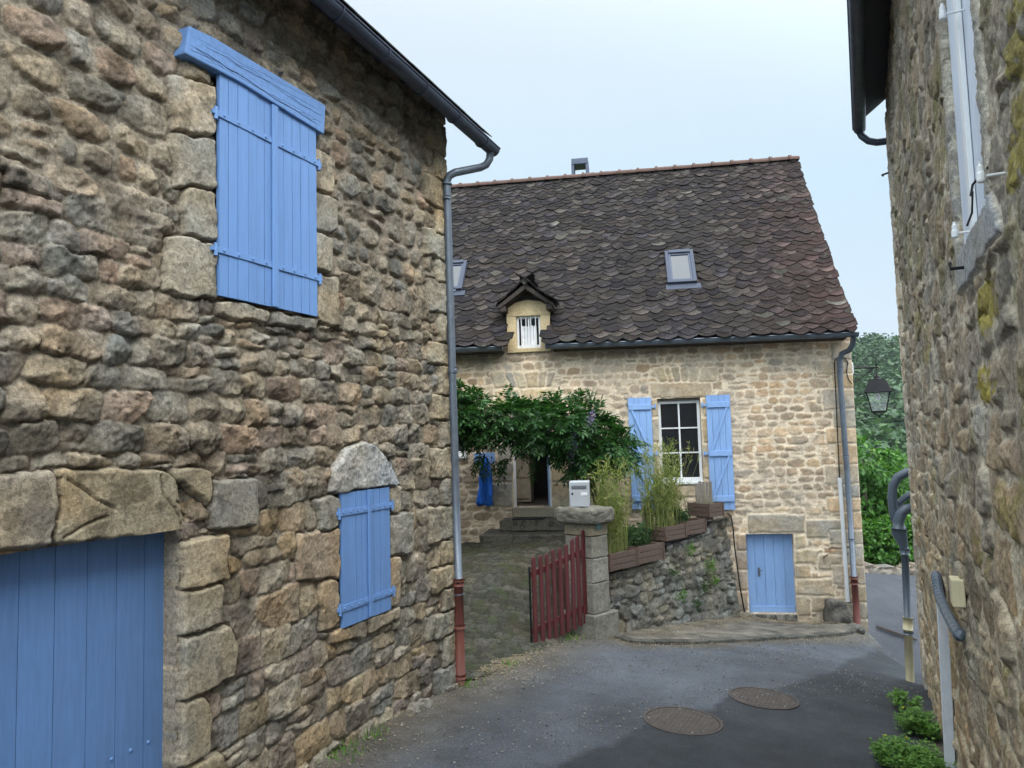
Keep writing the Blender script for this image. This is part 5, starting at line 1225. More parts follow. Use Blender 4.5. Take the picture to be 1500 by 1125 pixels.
pl = [(wu0-.32, wz0-.22), (wu1+.02, wz0-.16), (wu1+.02, wz0-.0), (wu1+.02, wz1), (wu1+.14, wz1), (wu1+.14, wz0-.2)]
RWl.stone([(wu0-.22, wz0-.15), (wu1+.05, wz0-.17), (wu1+.05, wz0), (wu0-.12, wz0)], (.30, .30, .295), .018, re=.01, k=150, rough=.004, override=.02, blotch=.06)
RWl.stone([(wu1+.01, wz0-.01), (wu1+.09, wz0-.01), (wu1+.09, wz1), (wu1+.01, wz1)], (.30, .275, .235), .012, re=.012, k=130, rough=.010, override=.01, blotch=.12)
RWl.stone([(wu0-.01, wz0+.01), (wu0-.07, wz0+.01), (wu0-.07, wz1), (wu0-.01, wz1)], (.30, .275, .235), .012, re=.012, k=130, rough=.010, override=.01, blotch=.12)
z = cz1-.3; k = 0
while z < gz:
    h = rq.uniform(.24, .36); wd = (.5, .3)[k % 2]; RWl.stone(np.array(rect(u_c-wd, u_c-.004, z+.008, z+h-.008)), WR*np.array([.23, .215, .185])*rq.uniform(.8, 1.15), .03, re=.02, k=110, rough=.014, override=.01); z += h; k += 1
RWl.build('wall', FR, M['right'], rb_, lambda u, z: ~((u > wu0) & (u < wu1) & (z > wz0) & (z < wz1)), .3)
mb = MB(); mb.box(FR, u_c-.3, u_c-.004, -1.2, gz, -6, -.305); mb.box(FR, -2, -1.7, -1.2, gz, -6, -.305); mb.box(FR, -1.7, u_c-.3, -1.2, gz, -6, -5.7); mb.build('rear_wall', M['plaster'], rb_)
# shutters of the window
M['shutw'] = paint_mat('pale_shutter_paint', (.60, .66, .76), .5, .05, dirt=.25, vc=True)
wmid = wu0+(wu1-wu0)*.5
for a, b_ in ((wu0, wmid-.003), (wmid+.003, wu1)):
    sh = boards(FR, a+.004, b_-.004, wz0+.01, wz1, -.02, 5, .03, .005).build('shutter', M['shutw'], rb_)
MB().box(FR, wmid-.04, wmid+.04, wz0+.012, wz1, -.018, .004, (1, 1, 1)).build('cover_strip', M['white'], rb_, bevel=.004)
mb = MB(); mb.tube([FR.P(wu0+.22, wz0+.12, .02), FR.P(wu0+.20, wz0+.03, .03), FR.P(wu0+.20, wz0-.02, .05)], .0045, 6); mb.tube([FR.P(wu0+.20, wz0+.10, .03), FR.P(wu0+.05, wz0+.10, .04), FR.P(wu0-.12, wz0+.12, .0)], .0045, 6); mb.build('shutter_hook', M['black'], rb_)
for x, y, s_ in ((1436, 246, 1), (1398, 332, 1), (1380, 12, 1)):
    u, z = FR.px(x, y, .06); mb = MB(); mb.lathe(FR.P(u, z-.05, .06), [(.011, 0), (.014, .005), (.014, .03), (.011, .034), (.011, .055), (.006, .06), (.006, .07)], 12); mb.tube([FR.P(u, z-.03, .06), FR.P(u, z-.03, -.03)], .005, 6); mb.build('shutter_catch', M['white'], rb_, smooth=False)
u, z = FR.px(1400, 393, .05); MB().tube([FR.P(u, z, -.02), FR.P(u+.0, z+.0, .07), FR.P(u+.02, z+.03, .07)], .008, 6).build('iron_peg', M['black'], rb_)
u, z = FR.px(1312, 152, .02); MB().tube([FR.P(u_c-.03, z, -.02), FR.P(u_c-.03, z-.02, .08), FR.P(u_c-.03, z-.035, .1)], [.012, .012, .02], 6).build('cable_anchor', M['black'], rb_)
# roof edge
def rpt(u, d, off=0): return FR.P(u, gz+.04+(RD-d)*.75+off, d)
mb = MB(); A = [rpt(-2.5, RD+.02), rpt(u_c+.05, RD+.02), rpt(u_c+.05, -3.2), rpt(-2.5, -3.2)]; mb.add(A+[p+np.array([0, 0, .06]) for p in A], [(0, 3, 2, 1), (4, 5, 6, 7), (0, 1, 5, 4), (1, 2, 6, 5), (2, 3, 7, 6), (3, 0, 4, 7)])
rf2 = mb.build('roof', M['soffit'], rb_)
gt2 = gutter(FR, -2.4, u_c+.16, lambda u: gz, RD, .072, M['darkzinc'], rb_)
MB().tube([FR.P(u_c+.10, gz-.06, RD), FR.P(u_c+.10, gz-.12, RD-.02), FR.P(u_c+.09, gz-.20, RD-.09), FR.P(u_c+.08, gz-.24, RD-.18), FR.P(u_c+.07, gz-.25, RD-.3), FR.P(u_c+.07, gz-.26, .0), FR.P(u_c+.07, gz-.30, -.10), FR.P(u_c+.07, gz-.5, -.13), FR.P(u_c+.07, 1.8, -.13)], .044, 12).build('swan_neck', M['darkzinc'], rb_, smooth=True)
# big grey pipes at the corner
def rp(x, y, d, du=0): 
    Fq = Frame(FR.P(u_c+.08+du, 0, 0), -FR.N, N=-FR.U); u, z = Fq.px(x, y, 0); return Fq.P(u, z, 0)
pv = thing('drain_pipes', 'thick grey drain pipes bending into a cream pipe at the right building corner', 'pipes', rp(1335, 1035, 0))
MB().tube([rp(1345, 688, 0), rp(1328, 692, 0), rp(1315, 699, 0), rp(1308, 712, 0), rp(1307, 730, 0), rp(1309, 750, 0), rp(1313, 764, 0), rp(1322, 776, 0)], .052, 16).build('upper_bend', M['pvc'], pv, smooth=True)
mb = MB(); mb.tube([rp(1345, 722, 0, .06), rp(1333, 724, 0, .06), rp(1322, 732, 0, .06), rp(1312, 742, 0, .06)], .04, 12); mb.build('branch_pipe', M['pvc'], pv, smooth=True)
MB().tube([rp(1338, 742, 0, -.06), rp(1328, 745, 0, -.06), rp(1320, 752, 0, -.06), rp(1316, 764, 0, -.06), rp(1317, 776, 0, -.06)], [.045, .055, .06, .062, .066], 16).build('lower_bend', M['pvc'], pv, smooth=True)
MB().tube([rp(1317, 774, 0, -.06), rp(1317, 780, 0, -.06), rp(1324, 800, 0, -.03), rp(1325, 804, 0, -.03)], [.085, .085, .048, .046], 16).build('funnel', M['pvc'], pv, smooth=True)
MB().tube([rp(1325, 802, 0, -.03), rp(1327, 850, 0, -.03), rp(1330, 907, 0, -.03)], .040, 14).build('grey_pipe', M['pvc'], pv, smooth=True)
MB().tube([rp(1325, 803, 0, -.03), rp(1325, 806, 0, -.03), rp(1325, 812, 0, -.03)], [.056, .056, .046], 14).build('collar', M['zinc'], pv, smooth=True)
mb = MB(); mb.tube([rp(1330, 904, 0, -.03), rp(1330, 922, 0, -.03)], .054, 14); mb.tube([rp(1330, 922, 0, -.03), rp(1336, 1060, 0, -.03)], .046, 14); mb.build('cream_pipe', M['cream'], pv, smooth=True)
mb = MB(); mb.tube([rp(1331, 925, 0, -.03), rp(1331, 929, 0, -.03)], .056, 14); mb.build('clamp', M['zinc'], pv, smooth=True)
# white cable trunking with conduit and cream box
tu0, tz1 = FR.px(1363, 876, .09); tu1 = FR.px(1384, 876, .03)[0]
tk = thing('cable_trunking', 'white cable trunking running down the right wall with black conduit on top', 'cable trunking', wp(FR, tu0, 0, .03))
uA = FR.px(1373, 876, .07)[0]; uB = FR.px(1384.5, 1125, .07)[0]; zA = FR.px(1373, 876, .07)[1]; zB = FR.px(1384, 1125, .07)[1]
sl_ = (uB-uA)/(zB-zA); zC = -.3; uC = uA+(zC-zA)*sl_*.0+(uB-uA)*1.0
mb = MB(); mb.add([FR.P(u+s_*.045, z, d) for d in (.01, .075) for u, z, s_ in ((uC, zC, -1), (uC, zC, 1), (uA, zA, 1), (uA, zA, -1))], [(0, 3, 2, 1), (4, 5, 6, 7), (0, 1, 5, 4), (1, 2, 6, 5), (2, 3, 7, 6), (3, 0, 4, 7)])
mb.build('trunking_cover', M['white_worn'], tk, bevel=.006)
bx0 = FR.px(1401, 885, .05); bxt = FR.px(1401, 850, .05)
pts = [FR.P(uA, zA-.03, .045), FR.P(uA, zA+.07, .05), FR.P(uA-.03, zA+.15, .065), FR.P(uA-.12, zA+.16, .075), FR.P(uA-.3, zA+.05, .07), FR.P(bx0[0]+.08, zA+.02, .05), FR.P(bx0[0], zA+.03, .04)]
from itertools import chain
# ribbed conduit
def spline(P, n):
    P = [np.array(p) for p in P]; out = []
    for i in range(len(P)-1):
        p0, p1, p2, p3 = P[max(i-1, 0)], P[i], P[i+1], P[min(i+2, len(P)-1)]
        for k in range(n): t_ = k/n; out.append(.5*((2*p1)+(-p0+p2)*t_+(2*p0-5*p1+4*p2-p3)*t_**2+(-p0+3*p1-3*p2+p3)*t_**3))
    return out+[P[-1]]
sp_ = spline(pts, 14); MB().tube(sp_, [.031+.0022*(k % 2) for k in range(len(sp_))], 10).build('ribbed_conduit', M['pvc'], tk)
cbx = MB().box(FR, bx0[0]-.09, bx0[0]+.05, bx0[1], bxt[1], .01, .075).build('cream_box', M['cream'], tk, bevel=.006)
# ================================================================== MANHOLES, DRAIN
for (x, y, r_, lab) in ((1000, 1056, .345, 'rusty manhole cover nearest the camera, on the edge of the dark asphalt'), (1118, 1023, .33, 'rusty manhole cover farther up the street, nearer the right building')):
    p = hitg(x, y); e = .15; zx = (float(hS(p[0]+e, p[1]))-float(hS(p[0]-e, p[1])))/(2*e); zy = (float(hS(p[0], p[1]+e))-float(hS(p[0], p[1]-e)))/(2*e)
    mh = thing('manhole_cover', lab, 'manhole cover', p, 'manhole covers in the street')
    nrm_ = unit(np.array([-zx, -zy, 1.0])); Mf = Frame(p+nrm_*.003, unit(np.array([1, 0, zx])), N=nrm_, V=np.cross(nrm_, unit(np.array([1, 0, zx]))))
    an = np.linspace(0, 2*math.pi, 41)[:-1]
    MB().prism(Mf, [(r_*.90*math.cos(a), r_*.90*math.sin(a)) for a in an], -.05, .004).build('lid', M['iron'], mh)
    mb = MB(); n = 40
    V = [Mf.P(rr*math.cos(a), rr*math.sin(a), d) for rr, d in ((r_*.925, -.03), (r_*.925, .006), (r_, .006), (r_, -.05)) for a in an]
    mb.add(V, [(k*n+i, (k+1)*n+i, (k+1)*n+(i+1) % n, k*n+(i+1) % n) for k in range(3) for i in range(n)]); mb.build('ring', M['iron'], mh)
    mb = MB(); s_ = .045; q = int(r_/s_)
    for i in range(-q, q+1):
        for j in range(-q, q+1):
            a, b_ = i*s_+(s_/2 if j % 2 else 0), j*s_
            if math.hypot(a, b_) < r_*.84: mb.prism(Mf, [(a-.014, b_), (a, b_-.014), (a+.014, b_), (a, b_+.014)], .004, .0065)
    mb.build('tread_pattern', M['iron'], mh)
a = hitg(1283, 915); b_ = hitg(1340, 934); DFm = Frame((a[0], a[1], 0), (b_-a)*np.array([1, 1, 0])); LL = np.linalg.norm((b_-a)[:2])
mb = MB(); n = 30
for i in range(n):
    f = (i+.5)/n; q = a*(1-f)+b_*f; z = float(hS(q[0], q[1]))+.018; mb.box(DFm, LL*i/n+.008, LL*(i+1)/n-.008, z-.03, z-.016, -.12, .12)
for d0_ in (-.14, .12):
    for i in range(n):
        f = (i+.5)/n; q = a*(1-f)+b_*f; z = float(hS(q[0], q[1]))+.008; mb.box(DFm, LL*i/n, LL*(i+1)/n, z-.03, z, d0_, d0_+.02)
tag(mb.build('drain_grate', M['iron']), 'long slotted drain grate across the road beyond the house corner', 'drain grate')
# ================================================================== LOW WALL beyond the road
a = at_depth(1230, 834, 17.6); b_ = at_depth(1420, 838, 17.9); LWf = Frame((a[0], a[1], 0), (b_-a)*np.array([1, 1, 0])); ll = np.linalg.norm((b_-a)[:2])
zb1 = float(hS(a[0], a[1])); LW = Wall(np.arange(-3, ll+6, .04), np.arange(-1.6, 1.2, .04), (.12, .11, .09), -.05, .03, seed=91, warp=.03)
rg = np.random.RandomState(71); LW.field(rubble(rg, -3, ll+6, -1.6, 1.2, (.14, .26), (.9, 1.8), .02, .1, .04, .9), rg, [(.22, .18, .14), (.18, .16, .135), (.24, .19, .15)], (.0, .05), re=.05, rough=.03, k=60)
zt_ = LWf.px(1290, 830)[1]; lw = thing('low_wall', 'low rough stone wall along the far side of the road', 'wall', LWf.P(ll/2, zt_-.35, 0))
LW.build('stonework', LWf, M['retain'], lw, lambda u, z: z < zt_+.06*np.sin(u*3.1)+.03*np.sin(u*11), .4)
# ================================================================== VEGETATION
# wisteria trained in front of the facade
vr = np.random.RandomState(101)
vd = .95
tb = FH.px(877, 765, vd); tb_z = float(tb[1])-.75
vine = thing('wisteria', 'dense green wisteria with drooping leaves trained above the open front door', 'climbing plant', FH.P(tb[0], tb_z, vd))
blobs = [(640, 600, 50, 30, .3), (672, 604, 46, 30, .2), (700, 608, 40, 24, .0), (735, 616, 42, 24, .1), (768, 616, 44, 24, .0), (800, 620, 44, 28, .1), (832, 632, 42, 32, .0), (860, 640, 40, 32, -.1), (886, 652, 32, 26, .0), (905, 656, 22, 26, .0), (860, 668, 26, 14, .0), (850, 610, 26, 22, 0), (690, 634, 30, 10, 0), (600, 600, 50, 30, .2)]
Pm = []; Dm = []
for (x, y, rx, ry, dd) in blobs:
    c = FH.px(x, y, vd+dd); sc1 = 1/95.0; n = int(rx*ry*.12)
    q = rnd_dirs(vr, n)*(.55+.45*vr.rand(n, 1)**.5); 
    c3 = FH.P(c[0], c[1], vd+dd)
    P_ = c3+q[:, :1]*FH.U*rx*sc1+q[:, 1:2]*np.array([0, 0, 1])*ry*sc1+q[:, 2:]*FH.N*.42
    D_ = unit(q[:, :1]*FH.U*.8+q[:, 1:2]*np.array([0, 0, .7])+q[:, 2:]*FH.N*1.0+vr.normal(size=(n, 3))*.35+np.array([0, 0, -.15])+FH.N*.3)
    Pm.append(P_); Dm.append(D_)
# a few long shoots sticking out at the top
for (x, y, n) in ((683, 572, 5), (735, 588, 4), (808, 583, 4), (846, 588, 6), (868, 592, 8), (820, 600, 5), (922, 640, 8), (915, 668, 6), (858, 700, 8), (838, 690, 7), (703, 668, 7), (730, 672, 6), (772, 665, 7)):
    c = FH.px(x, y, vd); Pm.append(FH.P(c[0], c[1], vd)+vr.normal(size=(n, 3))*.06); Dm.append(unit(vr.normal(size=(n, 3))*.5+np.array([0, 0, .5 if y < 610 else -.6])))
Pm = np.concatenate(Pm); Dm = np.concatenate(Dm)
def compound(P, D, r, nl=6, ln=.24, ll=.105, lw=.034, droop=.06):
    Sd = unit(np.cross(D, np.array([0, 0, 1.])+r.normal(size=P.shape)*.25)); LP, LD_, LS_ = [], [], []
    lnn = ln*r.uniform(.7, 1.25, size=(len(P), 1))
    for k in range(nl):
        f = (k+.6)/nl; base = P+D*lnn*f+np.array([0, 0, -1])*droop*f*f
        for s_ in (-1, 1):
            d = unit(D*.55+Sd*s_*.9+np.array([0, 0, -.35])+r.normal(size=P.shape)*.12); LP.append(base); LD_.append(d); LS_.append(unit(np.cross(d, np.cross(Sd*s_, D)+r.normal(size=P.shape)*.15)))
    tip = P+D*lnn+np.array([0, 0, -1])*droop; d = unit(D+np.array([0, 0, -.5])); LP.append(tip); LD_.append(d); LS_.append(Sd)
    LP = np.concatenate(LP); LD_ = np.concatenate(LD_); LS_ = np.concatenate(LS_); n = len(LP)
    return leaves_mesh(LP, LD_, LS_, ll*r.uniform(.7, 1.3, n), lw*r.uniform(.75, 1.25, n), .18)
V, T = compound(Pm, Dm, vr)
big_mesh('foliage', V, T, None, M['vine'], vine, smooth=False)
cb0 = FH.px(874, 690, vd)
def stem(pts, r0, r1, name, parent, mat=None):
    sp = spline(pts, 6); n = len(sp); MB().tube(sp, [r0+(r1-r0)*i/(n-1)+.004*math.sin(i*1.7) for i in range(n)], 8).build(name, mat or M['bark'], parent, smooth=True)
q = lambda x, y, d=vd: FH.P(*FH.px(x, y, d), d)
stem([FH.P(tb[0], tb_z, vd), q(874, 745), q(871, 720), q(868, 695), q(864, 670), q(850, 640)], .045, .03, 'trunk', vine)
stem([FH.P(tb[0]+.06, tb_z, vd), q(880, 740), q(881, 715), q(886, 695), q(892, 672), q(884, 645)], .032, .022, 'trunk', vine)
stem([q(864, 672), q(830, 650), q(790, 632), q(740, 628), q(690, 622), q(640, 615)], .03, .016, 'branch', vine)
stem([q(860, 660), q(840, 625), q(800, 612), q(750, 605)], .022, .012, 'branch', vine)
stem([q(884, 650), q(900, 660), q(915, 655)], .018, .01, 'branch', vine)
for (x, y) in ((842, 648), (838, 655), (866, 612)):
    c = q(x, y, vd+.45); n = 90; P_ = c+vr.normal(size=(n, 3))*np.array([.028, .028, .075]); D_ = rnd_dirs(vr, n); V, T = leaves_mesh(P_, D_, side_of(D_, vr), .028, .022)
    big_mesh('flower_cluster', V, T, None, M['lilac'], vine, smooth=False)
# tall reeds, shrubs, weeds: stems as thin tapering tubes plus leaves
def reed(name, lab, cat, Fp, u0, u1, d0, d1, z, h0, h1, n, seed, leafn=14, ll=.07, lw=.009, mat='bamboo', spread=.18, group=None, stem_r=.0032):
    r = np.random.RandomState(seed); t_ = thing(name, lab, cat, Fp.P((u0+u1)/2, z, (d0+d1)/2), group)
    mb = MB(); LP, LD_ = [], []
    for i in range(n):
        u = r.uniform(u0, u1); d = r.uniform(d0, d1); h = r.uniform(h0, h1); lean = r.normal(size=2)*spread; b = Fp.P(u, z, d)
        pts = [b+np.array([0, 0, h*f])+(Fp.U*lean[0]+Fp.N*lean[1])*h*f**1.6 for f in (0, .3, .6, .85, 1)]
        mb.tube(pts, [stem_r, stem_r, stem_r*.8, stem_r*.5, .0006], 3, cap=False)
        for k in range(leafn):
            f = r.uniform(.22, 1); j = min(3, int(f*4)); a = pts[j]*(1-(f*4-j))+pts[j+1]*(f*4-j); LP.append(a); v = r.normal(size=3); v[2] = abs(v[2])*.9+.35; LD_.append(v/np.linalg.norm(v))
    mb.build('stems', M['bamboo'] if mat == 'bamboo' else M['shrub'], t_)
    LP = np.array(LP); LD_ = np.array(LD_); n_ = len(LP); V, T = leaves_mesh(LP, LD_, side_of(LD_, r), ll*r.uniform(.6, 1.4, n_), lw*r.uniform(.7, 1.3, n_), .15)
    big_mesh('leaves', V, T, None, M[mat], t_, smooth=False); return t_
rA = (FT.px(882, 800, -.2)[0], FT.px(930, 800, -.2)[0]); zA_ = PA[3]-.05
hA = FT.px(900, 668, -.2)[1]-zA_
reed('reed_clump', 'tall feathery reeds rising directly right of the gate pillar', 'reeds', FT, PA[0]+.10, PA[1]-.05, -.28, -.02, zA_, hA*.35, hA*1.0, 140, 201, 15, .075, .012, spread=.10)
zC_ = PC[3]-.05; hC_ = FT.px(985, 645, -.2)[1]-zC_
reed('reed_clump', 'tall feathery reeds in front of the white window', 'reeds', FT, PC[0]-.12, PC[1]+.1, -.32, -.04, zC_, hC_*.3, hC_*1.03, 200, 202, 16, .075, .012, spread=.15)
reed('low_shrub', 'low grey-green shrub between the two reed clumps', 'shrub', FT, PB[0], PB[1]+.02, -.34, -.1, PB[3]-.08, .12, .34, 110, 203, 18, .04, .022, 'shrub', .3)
reed('low_shrub', 'small green shrub at the right foot of the taller reeds', 'shrub', FT, PD[0]-.05, PD[0]+.17, -.2, -.03, PD[3]-.04, .08, .22, 60, 204, 16, .035, .018, 'shrub', .4)
reed('dry_stalks', 'few dry stalks in the highest planter', 'dry plant', PEf, .04, .28, -.3, -.05, z1_-.05, .10, .24, 22, 205, 2, .03, .006, 'bamboo', .3)
# little plants rooted in the retaining wall
for i, (x, y, s_, lab) in enumerate(((1041, 829, 1.25, 'largest green tuft growing high on the retaining wall near its right end'), (988, 838, .8, 'small green tuft on the upper middle of the retaining wall'), (1012, 805, .7, 'little green tuft just below the right-hand planters on the stone wall'),
        (1032, 860, .9, 'green tuft below the largest one on the retaining wall'), (998, 872, .9, 'green tuft low in the middle of the retaining wall'), (1022, 885, .8, 'lowest mossy tuft near the foot of the retaining wall'), (1048, 850, .7, 'rightmost small tuft in the retaining wall'))):
    u, z = FT.px(x, y, .04); r = np.random.RandomState(300+i); n = int(130*s_); P0 = FT.P(u, z, .01); q_ = r.normal(size=(n, 3)); q_[:, 2] = np.abs(q_[:, 2])*.5
    D_ = unit(FT.N*.8+q_*.7+np.array([0, 0, -.25])); P_ = P0+FT.U*(r.normal(size=(n, 1))*.05*s_)+np.array([0, 0, 1])*(r.normal(size=(n, 1))*.05*s_)+D_*r.uniform(0, .06, (n, 1))
    V, T = leaves_mesh(P_, D_, side_of(D_, r), .038*r.uniform(.6, 1.3, n), .018, .2)
    o = big_mesh('wall_plant', V, T, None, M['weed'] if i % 2 == 0 else M['shrub'], None, smooth=False); tag(o, lab, 'wall plant', 'small plants growing in the retaining wall')
# weeds at the foot of the right-hand wall
def weed(lab, base, rad, h, n, seed, mat='weed', flowers=0, ls=.05, lw=.032, group='weeds along the right wall'):
    r = np.random.RandomState(seed); t_ = thing('weed_clump', lab, 'weeds', base, group); mb = MB(); LP, LD_ = [], []
    for i in range(n):
        a = r.rand()*6.28; rr = rad*math.sqrt(r.rand()); b = np.array(base)+np.array([rr*math.cos(a)*.8, rr*math.sin(a)*1.2, 0]); hh = h*r.uniform(.4, 1)*(1-.5*rr/rad); ln = r.normal(size=2)*.3*hh
        b[2] = float(hS(b[0], b[1])); tip = b+np.array([ln[0], ln[1], hh]); mid = (b+tip)/2+np.array([0, 0, .03]); mb.tube([b, mid, tip], [.003, .002, .001], 3, cap=False)
        for k in range(16):
            f = r.uniform(.15, 1); p_ = b*(1-f)+tip*f+np.array([0, 0, .03])*math.sin(f*3.1); v = r.normal(size=3); v[2] = abs(v[2])*.5; v /= np.linalg.norm(v); st = p_+v*.025; LP.append(st); LD_.append(v)
            for s_ in (-1, 1): w_ = np.cross(v, [0, 0, 1])*s_*.9+v*.5; LP.append(st); LD_.append(w_/np.linalg.norm(w_))
    mb.build('stems', M['shrub'], t_); LP = np.array(LP); LD_ = np.array(LD_); n_ = len(LP)
    V, T = leaves_mesh(LP, LD_, unit(np.cross(LD_, np.array([0, 0, 1.])+r.normal(size=LD_.shape)*.3)), ls*r.uniform(.6, 1.3, n_), lw*r.uniform(.7, 1.3, n_), .1)
    big_mesh('leaves', V, T, None, M[mat], t_, smooth=False)
    for k in range(flowers):
        a = r.rand()*6.28; c = np.array(base)+np.array([rad*.6*math.cos(a), rad*.8*math.sin(a), h*.75]); D_ = unit(np.array([(math.cos(q2), math.sin(q2), .5) for q2 in np.linspace(0, 5.2, 6)])); V, T = leaves_mesh(np.repeat(c[None], 6, 0), D_, unit(np.cross(D_, [0, 0, 1.])), .014, .012); big_mesh('flower', V, T, None, M['yellow'], t_, smooth=False)
def gb(x, y): p = hitg(x, y); return (p[0], p[1], float(hS(p[0], p[1])))
weed('leafy green weed clump with a yellow flower at the lower right wall foot', gb(1322, 1122), .22, .22, 90, 401, flowers=2, ls=.026, lw=.014)
weed('green weed clump between trunking and street, farther from the camera', gb(1345, 1075), .18, .24, 80, 402, flowers=1, ls=.026, lw=.013)
weed('largest weed clump right beside the white trunking foot', gb(1362, 1140), .20, .26, 90, 403, flowers=1, ls=.028, lw=.014)
weed('sparse weeds around the foot of the cream pipe', gb(1325, 1040), .16, .22, 16, 404, ls=.035, lw=.02)
for i, (x, y, lab) in enumerate(((497, 1104, 'largest grass tuft at the foot of the barn wall'), (545, 1078, 'small grass tuft at the barn wall foot, second from the right'), (684, 1003, 'grass tuft beside the red foot of the barn downpipe'), (748, 975, 'thin grass tuft left of the picket gate'), (830, 938, 'grass tuft under the picket gate'))):
    p = gb(x, y); r = np.random.RandomState(500+i); n = (150, 60, 60, 45, 60)[i]; rad = (.10, .06, .07, .06, .09)[i]
    P_ = np.array(p)+r.normal(size=(n, 3))*np.array([rad, rad, .004]); D_ = unit(r.normal(size=(n, 3))*.5+np.array([0, 0, 1.])); V, T = leaves_mesh(P_, D_, side_of(D_, r), .07*r.uniform(.5, 1.4, n), .008, .1)
    tag(big_mesh('grass_tuft', V, T, None, M['weed'], None, smooth=False), lab, 'grass tuft', 'grass tufts along the walls')
# litter of dry leaves and grit along the margins
def scatter(name, lines, n, spread, sz, mat, seed, up=.0):
    r = np.random.RandomState(seed); P_ = []
    for k in range(n):
        ln = lines[r.randint(len(lines))]; i = r.randint(len(ln)-1); f = r.rand(); p = np.array(ln[i])*(1-f)+np.array(ln[i+1])*f; p = p+r.normal(size=2)*spread*r.uniform(.2, 1.3); P_.append(p)
    P_ = np.array(P_); z = hS(P_[:, 0], P_[:, 1])+.012+up; P3 = np.concatenate([P_, z[:, None]], 1); D_ = unit(np.concatenate([r.normal(size=(n, 2)), r.normal(size=(n, 1))*.15], 1)); S_ = unit(np.cross(D_, np.array([0, 0, 1.])+r.normal(size=(n, 3))*.25))
    V, T = leaves_mesh(P3, D_, S_, sz*r.uniform(.5, 1.6, n), sz*.5*r.uniform(.5, 1.4, n), .2); return big_mesh(name, V, T, None, mat, smooth=False)
ml = [MARG1[1:], MARG2]
tag(scatter('leaf_litter', ml+[[tuple(hitg(700, 985)[:2]), tuple(hitg(760, 960)[:2])]], 7000, .22, .020, M['dry'], 61, .006), kind='stuff', label='dry leaf litter and straw along the walls and kerb', cat='leaf litter')
tag(scatter('leaf_litter', [[tuple(FT.P(.4, 0, .25)[:2]), tuple(FT.P(T_LEN-.1, 0, .25)[:2])], [tuple(FH.P(1.2, 0, .2)[:2]), tuple(FH.P(2.6, 0, .3)[:2])]], 3500, .16, .020, M['dry'], 62, .042), kind='stuff', label='brown leaf litter on the pavement below the wall', cat='leaf litter')
def stones_scatter(name, lines, n, spread, sz, seed, up=0):
    r = np.random.RandomState(seed); mb = MB()
    for k in range(n):
        ln = lines[r.randint(len(lines))]; i = r.randint(len(ln)-1); f = r.rand(); p = np.array(ln[i])*(1-f)+np.array(ln[i+1])*f+r.normal(size=2)*spread; s_ = sz*r.uniform(.4, 1.8); c = np.array([p[0], p[1], float(hS(p[0], p[1]))+up+s_*.3])
        V = c+np.array([(1, 0, 0), (-1, 0, 0), (0, 1, 0), (0, -1, 0), (0, 0, .7), (0, 0, -.7)])*s_*r.uniform(.6, 1.2, (6, 1)); g = r.uniform(.08, .3)
        mb.add(V, [(0, 2, 4), (2, 1, 4), (1, 3, 4), (3, 0, 4), (2, 0, 5), (1, 2, 5), (3, 1, 5), (0, 3, 5)], (g, g*.95, g*.85))
    return mb.build(name, M['dressed'], org=(0, 0, 0))
tag(stones_scatter('gravel', ml+[[tuple(hitg(560, 1110)[:2]), tuple(hitg(1300, 1000)[:2])], [tuple(hitg(600, 1020)[:2]), tuple(hitg(1200, 960)[:2])]], 3500, .25, .007, 63, .004), kind='stuff', label='loose grit and small gravel on the street', cat='gravel')
# stones lying at the foot of the barn corner
for i, (x, y, s_, lab) in enumerate(((656, 1008, .10, 'flat stone at the barn corner foot next to the red pipe'), (615, 1034, .12, 'flat grey slab lying along the barn foot'))):
    p = hitg(x, y); tag(blob('foot_stone', (0, 0, 0), (s_*1.4, s_*.4, s_*.7), M['step'], (.22, .20, .17), 8+i, Fm=Frame(p, FL.U), lv=2), lab, 'stone')
# ================================================================== TREES beyond the road
def tree(lab, base, h, blobs_, n, seed, mat='tree', ll=.20, lw=.09, group='broad-leaved trees beyond the low wall', name='broad_leaved_tree', tr=.13):
    r = np.random.RandomState(seed); t_ = thing(name, lab, 'tree', base, group); b = np.array(base, float); mb = MB(); top_ = b+np.array([r.normal()*.2, r.normal()*.2, h*.75])
    mb.tube(spline([b-np.array([0, 0, .3]), b+np.array([.05, 0, h*.25]), b+np.array([-.06, .05, h*.5]), top_], 4), [tr*(1-.7*i/12) for i in range(13)], 8)
    Ps, Ds = [], []
    tot = sum(q[3]*q[3] for q in blobs_)
    for (x, y, z, rr) in blobs_:
        c = b+np.array([x, y, z]); st = b+(top_-b)*min(.9, max(.25, z/h*.6)); mb.tube(spline([st, (st+c)/2+r.normal(size=3)*.15, c], 4), [tr*.45*(1-.8*i/8) for i in range(9)], 6)
        k = int(n*rr*rr/tot); nsub = max(5, int(k/45))
        sub = c+rnd_dirs(r, nsub)*rr*(.55+.5*r.rand(nsub, 1)**.6)*np.array([1, 1, .9])
        idx = r.randint(nsub, size=k); off = r.normal(size=(k, 3))*rr*.13*np.array([1.2, 1.2, .8]); P_ = sub[idx]+off; Ps.append(P_)
        Ds.append(unit(unit(P_-c)*.6+r.normal(size=(k, 3))*.5+np.array([0, 0, -.55])))
    mb.build('trunk', M['bark'], t_, smooth=True); P_ = np.concatenate(Ps); D_ = np.concatenate(Ds); n_ = len(P_)
    V, T = leaves_mesh(P_, D_, unit(np.cross(D_, np.array([0, 0, 1.])+r.normal(size=(n_, 3))*.6)), ll*r.uniform(.6, 1.3, n_), lw*r.uniform(.7, 1.3, n_), .15)
    big_mesh('crown', V, T, None, M[mat], t_, smooth=False)
def zl(x, y): return float(hland(np.array([[x]]), np.array([[y]]))[0, 0])
